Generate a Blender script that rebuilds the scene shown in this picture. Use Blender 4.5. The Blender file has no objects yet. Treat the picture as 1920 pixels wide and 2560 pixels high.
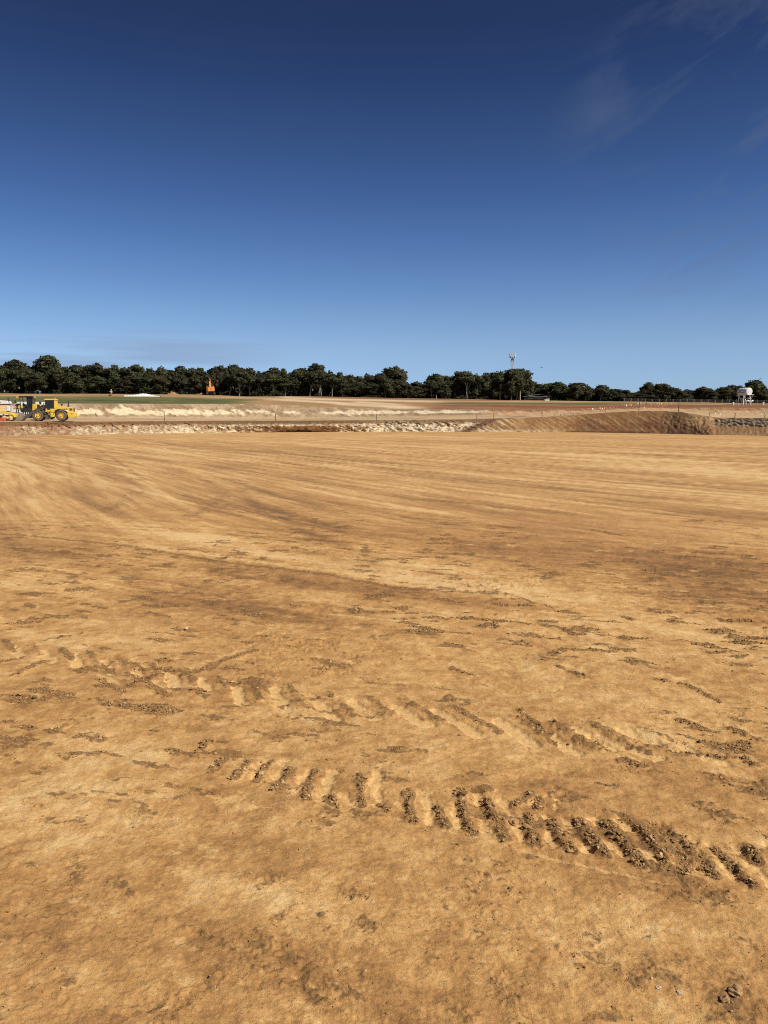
import bpy, bmesh, math, random
import numpy as np
from mathutils import Vector, Matrix

S = bpy.context.scene
COL = S.collection
R = math.radians

# ------------------------------------------------------------------ camera
CAM_H = 1.72                      # eye height over the graded pad
FPX = 1990.0                      # focal length in photo pixels (1920 x 2560)
TH = R(6.45)                      # camera tilt below the horizontal
cam = bpy.data.cameras.new('camera')
cam.sensor_fit = 'VERTICAL'
cam.sensor_height = 24.0
cam.lens = FPX / 2560.0 * 24.0
cam.clip_start = 0.05
cam.clip_end = 12000.0
camo = bpy.data.objects.new('camera', cam)
camo.location = (0, 0, CAM_H)
camo.rotation_euler = (math.pi / 2 - TH, 0, 0)
COL.objects.link(camo)
S.camera = camo

# ------------------------------------------------------------------ sun and sky
SUN_EL, SUN_AZ = R(46), R(122)    # azimuth clockwise from +Y (the view direction)
sd = Vector((math.sin(SUN_AZ) * math.cos(SUN_EL), math.cos(SUN_AZ) * math.cos(SUN_EL), math.sin(SUN_EL)))
sl = bpy.data.lights.new('sun', 'SUN')
sl.energy = 4.9
sl.angle = R(0.53)
sl.color = (1.0, 0.95, 0.86)
so = bpy.data.objects.new('sun', sl)
so.rotation_euler = (-sd).to_track_quat('-Z', 'Y').to_euler()
so.location = (30, -20, 60)
COL.objects.link(so)

W = bpy.data.worlds.new('World')
S.world = W
W.use_nodes = True
nt = W.node_tree
nt.nodes.clear()
L = nt.links.new
def wn(t, **k):
    n = nt.nodes.new(t)
    for a, b in k.items():
        setattr(n, a, b)
    return n
sky = wn('ShaderNodeTexSky', sky_type='NISHITA', sun_disc=False)
sky.sun_elevation = SUN_EL
sky.sun_rotation = SUN_AZ
sky.altitude = 100
sky.air_density = 1.0
sky.dust_density = 0.4
sky.ozone_density = 2.0
# the photo's sky is a deeper blue overhead than the model's: grade it by elevation
tc = wn('ShaderNodeTexCoord')
sep = wn('ShaderNodeSeparateXYZ'); L(tc.outputs['Generated'], sep.inputs[0])
grade = wn('ShaderNodeValToRGB'); L(sep.outputs[2], grade.inputs[0])
gst = [(0.0, (.58, .84, 1.48)), (.086, (.675, .81, 1.11)), (.124, (.60, .745, 1.01)), (.170, (.48, .63, .91)), (.215, (.378, .525, .799)),
       (.258, (.301, .428, .688)), (.299, (.257, .355, .582)), (.338, (.217, .300, .491)), (.375, (.180, .248, .431)), (.42, (.160, .208, .345)), (.50, (.155, .195, .30))]
ge = grade.color_ramp.elements
while len(ge) < len(gst): ge.new(0.5)
for e_, (p_, c_) in zip(ge, gst):
    e_.position = p_; e_.color = (c_[0] * .5, c_[1] * .5, c_[2] * .5, 1)
tint = wn('ShaderNodeMix', data_type='RGBA', blend_type='MULTIPLY')
tint.inputs[0].default_value = 1.0
L(sky.outputs[0], tint.inputs[6]); L(grade.outputs[0], tint.inputs[7])
tint2 = wn('ShaderNodeMix', data_type='RGBA', blend_type='ADD')
tint2.inputs[0].default_value = 1.0
L(tint.outputs[2], tint2.inputs[6]); L(tint.outputs[2], tint2.inputs[7])
# thin high cloud: stretched noise on a cloud plane overhead, thickest where the photo shows its wisps
def wmath(op, a, b=None, c=None):
    n = wn('ShaderNodeMath', operation=op)
    for i, v in enumerate((a, b, c)):
        if v is None: continue
        if isinstance(v, (int, float)): n.inputs[i].default_value = v
        else: L(v, n.inputs[i])
    return n.outputs[0]
mp0 = wn('ShaderNodeMapping'); L(tc.outputs['Generated'], mp0.inputs[0]); mp0.inputs['Rotation'].default_value = (0, R(24), 0)
mp = wn('ShaderNodeMapping'); L(mp0.outputs[0], mp.inputs[0]); mp.inputs['Scale'].default_value = (2.6, 2.6, 9.5)
nz = wn('ShaderNodeTexNoise'); L(mp.outputs[0], nz.inputs['Vector'])
nz.inputs['Scale'].default_value = 2.3; nz.inputs['Detail'].default_value = 8; nz.inputs['Roughness'].default_value = 0.6
nz.inputs['Distortion'].default_value = 0.5
cl = wn('ShaderNodeMapRange'); cl.clamp = True
L(nz.outputs[0], cl.inputs[0])
cl.inputs[1].default_value = 0.48; cl.inputs[2].default_value = 0.80; cl.inputs[3].default_value = 0.0; cl.inputs[4].default_value = 1.0
def near_dir(px, py, inner, outer):
    k = (1280 - py) / FPX
    d = Vector(((px - 960) / FPX, math.cos(TH) + k * math.sin(TH), k * math.cos(TH) - math.sin(TH))).normalized()
    dp = wn('ShaderNodeVectorMath', operation='DOT_PRODUCT'); L(tc.outputs['Generated'], dp.inputs[0]); dp.inputs[1].default_value = d
    m = wn('ShaderNodeMapRange', interpolation_type='SMOOTHSTEP'); L(dp.outputs['Value'], m.inputs[0])
    m.inputs[1].default_value = math.cos(outer); m.inputs[2].default_value = math.cos(inner)
    m.inputs[3].default_value = 0; m.inputs[4].default_value = 1
    return m.outputs[0]
wisp = wmath('MULTIPLY', cl.outputs[0], wmath('ADD', 0.02, wmath('MULTIPLY', near_dir(1880, 320, R(4), R(13)), 0.62)))
# low bank of cloud near the horizon on the left
mp2 = wn('ShaderNodeMapping'); L(tc.outputs['Generated'], mp2.inputs[0]); mp2.inputs['Scale'].default_value = (3.5, 3.5, 62)
mp2.inputs['Location'].default_value = (0.35, 0.0, 1.15)
nz2 = wn('ShaderNodeTexNoise'); L(mp2.outputs[0], nz2.inputs['Vector']); nz2.inputs['Scale'].default_value = 1.0; nz2.inputs['Detail'].default_value = 5
cl2 = wn('ShaderNodeMapRange'); L(nz2.outputs[0], cl2.inputs[0]); cl2.inputs[1].default_value = 0.46; cl2.inputs[2].default_value = 0.62
elm = wn('ShaderNodeMapRange', interpolation_type='SMOOTHSTEP'); L(sep.outputs[2], elm.inputs[0])
elm.inputs[1].default_value = 0.113; elm.inputs[2].default_value = 0.098; elm.inputs[3].default_value = 0; elm.inputs[4].default_value = 1
low = wmath('MULTIPLY', cl2.outputs[0], wmath('MULTIPLY', wmath('MULTIPLY', near_dir(160, 880, R(4.0), R(17)), elm.outputs[0]), 0.6))
def over(col, fac, rgb):
    m = wn('ShaderNodeMix', data_type='RGBA'); L(fac, m.inputs[0]); L(col, m.inputs[6]); m.inputs[7].default_value = rgb
    return m.outputs[2]
c1 = over(tint2.outputs[2], wisp, (1.2, 1.62, 2.55, 1))
c2 = over(c1, low, (2.6, 3.5, 5.2, 1))
bg = wn('ShaderNodeBackground'); bg.inputs[1].default_value = 0.1
L(c2, bg.inputs[0])
wo = wn('ShaderNodeOutputWorld'); L(bg.outputs[0], wo.inputs[0])

S.cycles.use_denoising = False          # keep the grit of the soil
S.cycles.filter_width = 1.05
S.view_settings.view_transform = 'Standard'
S.view_settings.look = 'None'
S.view_settings.exposure = 0.0
S.view_settings.gamma = 1.0
S.view_settings.use_curve_mapping = False

# ------------------------------------------------------------------ photo pixel <-> place
CT, ST = math.cos(TH), math.sin(TH)
def z_of(py, D):
    """height of a point at ground distance D that is seen at photo row py"""
    k = (1280.0 - py) / FPX
    return CAM_H + D * (k * CT - ST) / (CT + k * ST)
def x_of(px, D, z):
    return (px - 960.0) / FPX * (D * CT - (z - CAM_H) * ST)
def pad_xy(px, py):
    """the point of the pad (z = 0) seen at a photo pixel"""
    k = (1280.0 - py) / FPX
    D = -CAM_H * (CT + k * ST) / (k * CT - ST)
    return np.array((x_of(px, D, 0.0), D))

# ------------------------------------------------------------------ noise
def _perm(seed):
    r = np.random.RandomState(seed)
    p = r.permutation(256)
    ang = r.rand(256) * 2 * np.pi
    return np.concatenate([p, p]), np.cos(ang), np.sin(ang)
_pc = {}
def perlin(x, y, seed=0):
    if seed not in _pc: _pc[seed] = _perm(seed)
    p, gx, gy = _pc[seed]
    xi = np.floor(x).astype(np.int64); yi = np.floor(y).astype(np.int64)
    xf = x - xi; yf = y - yi
    xi &= 255; yi &= 255
    x1 = (xi + 1) & 255; y1 = (yi + 1) & 255
    u = xf * xf * xf * (xf * (xf * 6 - 15) + 10); v = yf * yf * yf * (yf * (yf * 6 - 15) + 10)
    def g(ix, iy, dx, dy):
        h = p[p[ix] + iy]
        return gx[h] * dx + gy[h] * dy
    a = g(xi, yi, xf, yf); b = g(x1, yi, xf - 1, yf)
    c = g(xi, y1, xf, yf - 1); d = g(x1, y1, xf - 1, yf - 1)
    return ((a + (b - a) * u) * (1 - v) + (c + (d - c) * u) * v) * 1.5
def fbm(x, y, wl, octaves, seed=0, rough=0.5, spacing=None):
    """sum of octaves starting at wavelength wl; octaves finer than the mesh fade out"""
    out = 0.0; amp = 1.0; tot = 0.0
    for o in range(octaves):
        n = perlin(x / wl + o * 17.3, y / wl - o * 9.1, seed + o)
        if spacing is not None:
            n = n * np.clip(wl / (2.2 * spacing) - 0.6, 0, 1)
        out = out + amp * n; tot += amp
        amp *= rough; wl *= 0.5
    return out / tot
def sstep(a, b, x):
    t = np.clip((x - a) / (b - a), 0, 1)
    return t * t * (3 - 2 * t)

# ------------------------------------------------------------------ scene helpers
def tag(o, label=None, cat=None, group=None, kind=None):
    if label: o['label'] = label
    if cat: o['category'] = cat
    if group: o['group'] = group
    if kind: o['kind'] = kind
    return o
def link(name, me, mat=None, parent=None, loc=None):
    o = bpy.data.objects.new(name, me)
    COL.objects.link(o)
    if parent is not None: o.parent = parent
    if loc is not None: o.location = loc
    if mat is not None and me is not None and not me.materials: me.materials.append(mat)
    return o
def grid_mesh(name, P, smooth=True, wrap=False):
    """P: (rows, cols, 3) array of points"""
    nr, nc = P.shape[:2]
    idx = np.arange(nr * nc).reshape(nr, nc)
    if wrap: idx = np.concatenate([idx, idx[:, :1]], axis=1)
    q = np.stack([idx[:-1, :-1], idx[:-1, 1:], idx[1:, 1:], idx[1:, :-1]], axis=-1).reshape(-1, 4)
    return quad_mesh(name, P.reshape(-1, 3), q, smooth)
def quad_mesh(name, V, F, smooth=False):
    V = np.ascontiguousarray(V, dtype=np.float32); F = np.ascontiguousarray(F, dtype=np.int32)
    n = F.shape[1]
    me = bpy.data.meshes.new(name)
    me.vertices.add(len(V)); me.vertices.foreach_set('co', V.ravel())
    me.loops.add(F.size); me.loops.foreach_set('vertex_index', F.ravel())
    me.polygons.add(len(F)); me.polygons.foreach_set('loop_start', np.arange(0, F.size, n, dtype=np.int32))
    me.polygons.foreach_set('use_smooth', np.full(len(F), smooth, dtype=bool))
    me.update(calc_edges=True)
    return me
def vattr(me, name, arr):
    a = me.attributes.new(name, 'FLOAT', 'POINT')
    a.data.foreach_set('value', np.ascontiguousarray(arr, dtype=np.float32).ravel())
def vcol(me, name, arr):
    a = me.attributes.new(name, 'FLOAT_COLOR', 'POINT')
    c = np.ones((len(me.vertices), 4), dtype=np.float32); c[:, :3] = arr.reshape(-1, 3)
    a.data.foreach_set('color', c.ravel())

class NT:
    """small material builder"""
    def __init__(self, name):
        self.m = bpy.data.materials.new(name); self.m.use_nodes = True
        self.t = self.m.node_tree; self.b = self.t.nodes['Principled BSDF']
    def n(self, t, **k):
        x = self.t.nodes.new(t)
        for a, b in k.items(): setattr(x, a, b)
        return x
    def l(self, a, b): self.t.links.new(a, b)
    def noise(self, scale, detail=4, rough=0.5, coord=None, dist=0.0):
        x = self.n('ShaderNodeTexNoise'); x.inputs['Scale'].default_value = scale; x.inputs['Detail'].default_value = detail
        x.inputs['Roughness'].default_value = rough; x.inputs['Distortion'].default_value = dist
        if coord is not None: self.l(coord, x.inputs['Vector'])
        return x.outputs[0]
    def ramp(self, fac, stops, interp='LINEAR'):
        r = self.n('ShaderNodeValToRGB'); self.l(fac, r.inputs[0]); e = r.color_ramp.elements
        r.color_ramp.interpolation = interp
        while len(e) < len(stops): e.new(0.5)
        for i, (p, c) in enumerate(stops):
            e[i].position = p; e[i].color = (*c, 1) if len(c) == 3 else c
        return r.outputs[0]
    def mix(self, fac, a, b, blend='MIX'):
        x = self.n('ShaderNodeMix', data_type='RGBA', blend_type=blend)
        for i, v in ((0, fac), (6, a), (7, b)):
            if isinstance(v, (int, float)): x.inputs[i].default_value = v
            elif isinstance(v, tuple): x.inputs[i].default_value = (*v, 1) if len(v) == 3 else v
            else: self.l(v, x.inputs[i])
        return x.outputs[2]
    def math(self, op, a, b=None):
        x = self.n('ShaderNodeMath', operation=op)
        for i, v in ((0, a), (1, b)):
            if v is None: continue
            if isinstance(v, (int, float)): x.inputs[i].default_value = v
            else: self.l(v, x.inputs[i])
        return x.outputs[0]
    def bump(self, h, dist, strength=1.0):
        x = self.n('ShaderNodeBump'); x.inputs['Distance'].default_value = dist; x.inputs['Strength'].default_value = strength
        self.l(h, x.inputs['Height']); self.l(x.outputs[0], self.b.inputs['Normal'])
    def set(self, **k):
        for a, v in k.items():
            a = a.replace('_', ' ')
            if isinstance(v, (int, float, tuple)):
                self.b.inputs[a].default_value = (*v, 1) if isinstance(v, tuple) and len(v) == 3 else v
            else: self.l(v, self.b.inputs[a])
        return self
# ------------------------------------------------------------------ the graded pad: one sheet to the horizon
az = np.concatenate([np.arange(-180, -46, 6.0), np.linspace(-46, 46, 980), np.arange(52, 180, 6.0)])
az = np.radians(az)
rows = []
r = 0.0
rows = [0.02, 0.25, 0.5, 0.75, 0.95, 1.15]
r = 1.30
while r < 172:
    rows.append(r)
    px_len = r * r / (796.0 * CAM_H) * 0.92 if r > 1.6 else 0.005
    r += min(max(px_len, 0.0045), 0.75)
rows += [190, 230, 300, 420, 600, 900, 1400, 2400, 4500, 9000]
rr = np.array(rows)
A, RR = np.meshgrid(az, rr)
X = np.sin(A) * RR; Y = np.cos(A) * RR
SP = np.maximum(RR * 0.00165, 0.0045)
# photo pixel of every point in front of the camera, used to lay out stains and tracks on the pad
front = Y > 0.4
Yc = np.where(front, Y, 0.4)
cdep = Yc * CT + CAM_H * ST
PX = 960 + FPX * X / cdep
PY = 1280 - FPX * (Yc * ST - CAM_H * CT) / cdep
PY = np.where(front, PY, 4000)

tone = np.zeros_like(X); crumb = np.zeros_like(X); pale = np.zeros_like(X); H = np.zeros_like(X)
red = np.zeros_like(X)

# scraper and grader streaks run about 29 degrees left of the view direction
def along(deg):
    a = R(deg); return X * math.sin(a) + Y * math.cos(a), X * math.cos(a) - Y * math.sin(a)
bend = 0.9 * fbm(X, Y, 40, 2, 5)
u1, v1 = along(-30)
v1 = v1 + 2.2 * bend
st_big = fbm(u1 / 16, v1, 5.5, 3, 11)
st_mid = fbm(u1 / 14, v1, 1.6, 3, 21, spacing=SP)
st_fin = fbm(u1 / 20, v1, 0.42, 3, 31, 0.65, spacing=SP)
far = sstep(9.0, 17.0, RR)
tone += far * (0.55 * st_big + 0.8 * st_mid + 1.2 * st_fin)
u2, v2 = along(-58)
v2 = v2 + 2.0 * bend
near_st = fbm(u2 / 7, v2, 0.5, 3, 41, spacing=SP)
midz = sstep(5.0, 7.5, RR) * (1 - sstep(12, 19, RR))
tone += midz * (0.55 * near_st + 0.25 * fbm(u2 / 12, v2, 2.0, 2, 43))
# mottling
tone += 0.30 * fbm(X, Y, 3.1, 4, 51, 0.55, SP) + 0.72 * fbm(X, Y, 0.62, 5, 61, 0.75, SP) * (1 - 0.5 * far)
red += 0.5 * fbm(X, Y, 6.0, 3, 71, spacing=SP) + 0.3 * fbm(u1 / 9, v1, 1.5, 3, 75, spacing=SP)
tone += 0.75 * fbm(X, Y, 0.16, 4, 81, 0.75, SP) * (1 - far)

def blob(x, y, rx, ry, amp, rot=0.0, arr=None, soft=0.9):
    arr = tone if arr is None else arr
    c, s = math.cos(R(rot)), math.sin(R(rot))
    dx = PX - x; dy = PY - y
    a = (dx * c + dy * s) / rx; b = (-dx * s + dy * c) / ry
    wob = 0.35 * WOB
    q = np.sqrt(a * a + b * b) + wob
    arr += 1.22 * amp * (1 - sstep(1 - soft, 1.25, q))
WOB = fbm(X, Y, 1.1, 4, 91, 0.6, SP) + 0.5 * fbm(u2 / 5, v2, 0.9, 3, 95, spacing=SP)
# broad stains read off the photograph (x, y, half-width, half-height in photo pixels)
blob(1500, 1390, 620, 60, -0.52, 5)
blob(1800, 1470, 330, 90, -0.48, 12)
blob(1560, 1260, 500, 50, -0.22, 6)
blob(250, 1235, 260, 60, -0.22, 22)
blob(330, 1280, 280, 26, -0.28, 12)
blob(640, 1300, 330, 28, -0.12, 6)
blob(1000, 1300, 260, 20, -0.10, 4)
blob(150, 1380, 330, 38, -0.35, 8)
blob(760, 1450, 330, 36, -0.42, 10)
blob(1050, 1495, 330, 34, -0.38, 6)
blob(520, 1500, 330, 55, -0.32, 4)
blob(430, 1335, 330, 24, 0.38, 10)
blob(800, 1410, 420, 22, 0.55, 11)
blob(1150, 1440, 420, 50, 0.40, 10)
blob(1600, 1530, 460, 46, 0.34, 9)
blob(900, 1240, 400, 16, 0.35, 9)
blob(1700, 1165, 420, 20, 0.50, 4)
blob(1000, 1105, 900, 22, 0.22, 2)
blob(130, 1460, 220, 26, 0.35, 5)
blob(250, 1600, 330, 70, 0.22, 5)
blob(330, 1605, 200, 18, 0.30, 8)
blob(600, 1400, 420, 9, 0.25, 9)
blob(300, 1880, 330, 70, 0.18, 8)
blob(200, 2030, 360, 110, 0.30, 4)
blob(1240, 2150, 420, 70, 0.02, 14)
blob(640, 2130, 380, 60, -0.20, 6)
blob(300, 2330, 330, 110, -0.22, 8)
blob(140, 2360, 150, 60, -0.12, 4)
blob(650, 2250, 240, 60, 0.30, 10)
blob(780, 2300, 200, 70, 0.20, 10)
blob(850, 2430, 280, 100, -0.15, 25)
blob(1620, 2200, 260, 60, -0.18, 14)
blob(1500, 2330, 330, 60, 0.15, 0)
blob(1440, 2420, 140, 50, 0.18, 0)
blob(1820, 2480, 170, 80, -0.38, 30)
blob(1650, 1945, 330, 50, -0.22, 8)
blob(1700, 1860, 260, 30, 0.30, 12)
blob(1300, 1945, 260, 36, -0.16, 6)
blob(1450, 1690, 460, 60, 0.12, 4)
blob(420, 1700, 260, 40, -0.20, 8)
blob(1500, 1370, 520, 70, 0.5, 5, red)
blob(1300, 1290, 500, 40, 0.45, 5, red)
blob(230, 1215, 240, 50, 0.5, 22, red)

# wheel and blade lines left by single passes of the machines
def pass_line(x0, y0, deg, length, width, amp, curve=0.0, pair=0.0):
    a = R(deg); dx, dy = math.sin(a), math.cos(a)
    for o in ((0.0,) if not pair else (-pair / 2, pair / 2)):
        sel = np.nonzero((np.abs(X - x0 - dx * length / 2) < length * 0.6 + 3) & (np.abs(Y - y0 - dy * length / 2) < length * 0.6 + 3) & front)
        u = (X[sel] - x0) * dx + (Y[sel] - y0) * dy; v = (X[sel] - x0) * dy - (Y[sel] - y0) * dx - o - curve * (u / length) ** 2
        brk = 0.55 + 0.9 * PN1[sel]
        m = np.exp(-(v / (width * 0.5)) ** 2) * sstep(0, length * .15, u) * (1 - sstep(length * .8, length, u)) * np.clip(brk, 0, 1.2)
        tone[sel] += amp * m
        H[sel] += 0.012 * amp * m
PN1 = fbm(X, Y, 3.0, 3, 97, 0.6)
rl = np.random.RandomState(23)
for k in range(110):
    y0 = 9 + 95 * rl.rand() ** 1.5; x0 = rl.uniform(-0.35, 0.62) * y0 + rl.uniform(-4, 4)
    pass_line(x0, y0, -30 + rl.normal(0, 5), rl.uniform(12, 50), rl.uniform(0.08, 0.26) * (1 + y0 / 45), rl.choice((-1.0, -0.8, 0.8, 0.6)) * rl.uniform(0.6, 1.1), rl.normal(0, 1.2), rl.choice((0, 0, 2.0)))
for k in range(16):
    y0 = 6 + 9 * rl.rand(); x0 = rl.uniform(-0.2, 0.6) * y0
    pass_line(x0, y0, -58 + rl.normal(0, 6), rl.uniform(4, 10), rl.uniform(0.05, 0.16), rl.choice((-0.8, -0.6, 0.6)) * rl.uniform(0.6, 1.1), rl.normal(0, 0.3), rl.choice((0, 0.35)))

# ---- strokes: bars of broken clods and polished bars pressed by tyres and rollers
def stroke(pts, width, arr, amp=1.0, rag=0.5, soft=0.5, height=0.0):
    """pts in photo pixels, width in metres on the ground"""
    W_ = np.array([pad_xy(*p) for p in pts])
    lo = W_.min(0) - width * 2; hi = W_.max(0) + width * 2
    sel = np.nonzero((X > lo[0]) & (X < hi[0]) & (Y > lo[1]) & (Y < hi[1]))
    if not len(sel[0]): return
    x = X[sel]; y = Y[sel]; d = np.full(x.shape, 1e9)
    for (a, b) in zip(W_[:-1], W_[1:]):
        ab = b - a; t = np.clip(((x - a[0]) * ab[0] + (y - a[1]) * ab[1]) / max(ab @ ab, 1e-9), 0, 1)
        d = np.minimum(d, np.hypot(x - a[0] - t * ab[0], y - a[1] - t * ab[1]))
    q = d / (width * 0.5) + rag * RAG[sel] * 1.6
    m = amp * (1 - sstep(1 - soft, 1 + soft * 0.6, q))
    arr[sel] = np.maximum(arr[sel], m)
    if height: H[sel] += height * m
RAG = fbm(X, Y, 0.09, 4, 101, 0.75, SP) * 1.3 + 0.5 * fbm(X, Y, 0.4, 2, 105, spacing=SP)
rs = np.random.RandomState(7)
# nearest tyre track, right of the middle: bars of dark crumbled clods
bars = [((520,1855),(490,1885)), ((560,1900),(530,1935)), ((625,1905),(590,1945)), ((672,1905),(640,1955)), ((730,1930),(690,1975)),
        ((785,1930),(765,1995)), ((825,1990),(838,2010)), ((900,1940),(905,2015)), ((955,2010),(968,2025)), ((1020,1985),(1035,2055)),
        ((1095,2020),(1110,2065)), ((1152,1985),(1160,2030),(1180,2080)), ((1215,2000),(1245,2045),(1265,2100)),
        ((1330,1985),(1290,2010)), ((1350,1995),(1345,2020)), ((1320,2040),(1340,2110)), ((1375,2050),(1400,2090),(1430,2125)),
        ((1445,2050),(1480,2100),(1515,2140)), ((1510,2055),(1550,2090),(1600,2160)), ((1600,2065),(1640,2110),(1670,2165)),
        ((1680,2100),(1720,2170)), ((1640,2160),(1710,2180)), ((1720,2110),(1750,2140),(1790,2195)), ((1785,2120),(1840,2170),(1885,2220)),
        ((1870,2120),(1895,2150))]
for b in bars:
    stroke(b, 0.050 + 0.014 * rs.rand(), crumb, 0.92, 0.55, 0.75, 0.005)
for b in bars[11:]:
    c = [(x + 36 + 0.02 * (x - 1100), y - 4) for x, y in b]
    stroke(c, 0.055, pale, 0.78, 0.8, 0.7, -0.016)
for b in bars[2:11]:
    c = [(x + 42, y - 2) for x, y in b]
    stroke(c, 0.06, pale, 0.75, 0.8, 0.7, -0.014)
stroke([(960,2035),(1150,2085),(1420,2150),(1700,2215),(1960,2275)], 0.024, pale, 0.55, 1.5, 0.9, -0.006)
# second track behind it: polished pale bars with a little crumble beside each
pb = [((500,1700),(520,1725)), ((585,1705),(605,1755)), ((680,1720),(712,1775)), ((775,1735),(840,1795)), ((880,1750),(940,1795)),
      ((985,1765),(1060,1810)), ((1085,1775),(1200,1840)), ((1240,1800),(1335,1860)), ((1330,1815),(1440,1880)), ((1440,1820),(1530,1870)),
      ((1490,1840),(1640,1895)), ((1560,1830),(1700,1880)), ((1680,1850),(1800,1900))]
pb += [((415,1680),(440,1715)), ((335,1668),(355,1700)), ((255,1650),(280,1684)), ((180,1640),(200,1668)), ((105,1628),(130,1655)), ((35,1618),(55,1642)), ((-30,1610),(-10,1632))]
for i, b in enumerate(pb):
    stroke(b, 0.085 + 0.02 * rs.rand(), pale, 0.98, 0.5, 0.5, -0.014)
    c = [(x + 46, y - 8) for x, y in b]
    stroke(c, 0.07, crumb, 0.45 + 0.3 * rs.rand(), 0.9, 0.7, 0.010)
# older churned tracks on the left and right
oth = [((190,1680),(280,1660)), ((330,1660),(370,1680)), ((400,1690),(330,1710)), ((240,1700),(310,1730)), ((60,1640),(10,1655)), ((120,1650),(80,1670)),
       ((30,1690),(90,1670)), ((420,1740),(350,1700)), ((520,1740),(430,1720)), ((470,1690),(560,1655)), ((560,1655),(640,1625)), ((0,1560),(100,1555)),
       ((0,1575),(80,1565)), ((200,1585),(110,1600)), ((1395,1665),(1480,1700)), ((1640,1700),(1720,1715),(1800,1755)), ((1130,1670),(1180,1685)),
       ((1280,1555),(1440,1575)), ((1270,1585),(1420,1600)), ((1260,1485),(1380,1520)), ((1700,1800),(1790,1830)), ((1830,1820),(1900,1850)),
       ((1860,1895),(1890,1910)), ((1560,1900),(1600,1915)), ((1300,1780),(1360,1830)), ((1450,1840),(1520,1870)), ((1580,1865),(1640,1880)),
       ((130,1830),(160,1815)), ((200,1840),(260,1850)), ((40,2115),(0,2130)), ((90,2130),(80,2170)), ((195,2140),(200,2190),(180,2230)), ((300,2210),(330,2240)),
       ((130,2230),(200,2230)), ((700,2190),(650,2220)), ((800,2290),(810,2330)), ((735,2270),(690,2300)), ((900,2310),(920,2320)),
       ((1090,2490),(1180,2560)), ((1250,2440),(1290,2560)), ((1610,2420),(1600,2450)), ((1660,2440),(1690,2450)), ((1850,2440),(1820,2500),(1800,2540)),
       ((1790,2500),(1860,2550)), ((1910,2520),(1880,2560)), ((1700,2400),(1640,2400)), ((1540,2530),(1480,2560)), ((860,2230),(900,2240))]
for b in oth:
    stroke(b, 0.045 + 0.03 * rs.rand(), crumb, 0.80 if b[0][1] < 2050 else 0.50, 1.0, 0.8 if b[0][1] < 2050 else 0.95, 0.006 if b[0][1] < 2050 else 0.003)
for b in oth[:12] + oth[14:24]:
    stroke([(x - 6, y - 14) for x, y in b], 0.10, pale, 0.55, 0.8, 0.8, -0.008)
# parallel grouser lines at the bottom of the picture
for k, (a, b) in enumerate([((480,2315),(900,2560)), ((600,2345),(720,2410)), ((640,2330),(1000,2560)), ((770,2430),(870,2490)), ((280,2560),(520,2455)),
                            ((420,2540),(560,2440)), ((0,2500),(170,2460)), ((1840,2330),(1980,2440))]):
    stroke([a, b], 0.035 + 0.012 * (k % 2), crumb, 0.5, 1.4, 0.9, 0.005)
    stroke([(a[0] - 40, a[1] + 30), (b[0] - 40, b[1] + 30)], 0.05, pale, 0.4, 0.9, 0.9, -0.006)
# grader crease with its pale lip running across the middle distance
crease = [(-60,1326),(0,1331),(210,1352),(330,1368),(560,1405),(660,1418),(840,1442),(1000,1472),(1240,1485)]
stroke(crease, 0.16, crumb, 0.62, 0.5, 0.8)
stroke([(x + 20, y - 7) for x, y in crease[3:]], 0.22, pale, 0.55, 0.7, 0.9, 0.012)
stroke([(560,1335),(640,1342),(860,1385),(1100,1400),(1400,1442),(1700,1490),(1960,1525)], 0.35, pale, 0.32, 0.9, 0.9, 0.0)
stroke([(700,1290),(820,1310)], 0.22, crumb, 0.6, 0.9, 0.8)
stroke([(1240,1315),(1300,1322)], 0.2, crumb, 0.6, 0.9, 0.8)
stroke([(1480,1325),(1560,1340)], 0.22, crumb, 0.7, 0.9, 0.8)
stroke([(1850,1510),(1960,1530)], 0.12, crumb, 0.7, 0.9, 0.8)
stroke([(480,1290),(560,1240)], 0.5, crumb, 0.45, 0.9, 0.9)
stroke([(520,1285),(600,1250)], 0.4, crumb, 0.35, 0.9, 0.9)
stroke([(290,1270),(340,1230)], 0.7, crumb, 0.4, 0.9, 0.9)
stroke([(0,1345),(90,1335)], 0.2, crumb, 0.7, 0.9, 0.8)

# scattered crumbly patches, stretched a little along the old tracks
u3, v3 = along(-72)
pn = fbm(u3 / 2.2, v3, 0.17, 4, 111, 0.65, SP) + 0.35 * fbm(X, Y, 0.5, 3, 113, 0.6, SP)
reg = sstep(-0.30, 0.22, fbm(X, Y, 2.3, 3, 121) + 0.25 * sstep(4.2, 6.0, RR) * (1 - sstep(9, 14, RR)) - 0.12)
scat = sstep(0.08, 0.30, pn) * reg
scat *= (0.50 + 0.30 * sstep(3.6, 5.0, RR)) * (1 - sstep(10, 24, RR)) + 0.10
# the strip just below the nearest track is rolled smooth
smooth_zone = sstep(0, 45, PY - (2045 + (PX - 960) * 0.235)) * (1 - sstep(60, 260, PY - (2045 + (PX - 960) * 0.235))) * sstep(900, 1100, PX)
scat *= 1 - 0.75 * smooth_zone
crumb = np.maximum(crumb, scat)
fine = sstep(0.06, 0.36, fbm(X, Y, 0.06, 3, 131, 0.6, SP)) * sstep(-0.1, 0.5, fbm(X, Y, 0.7, 3, 135) - 0.1)
crumb = np.maximum(crumb, 0.62 * fine * (1 - sstep(6, 11, RR)))
pale = np.maximum(pale, 0.50 * sstep(0.06, 0.34, fbm(u3 / 1.6, v3, 0.30, 5, 141, 0.75, SP)) * sstep(-0.35, 0.15, fbm(X, Y, 1.9, 2, 145)) * (1 - sstep(12, 20, RR)))
pale *= 1 - np.clip(crumb * 1.1, 0, 1)
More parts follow.
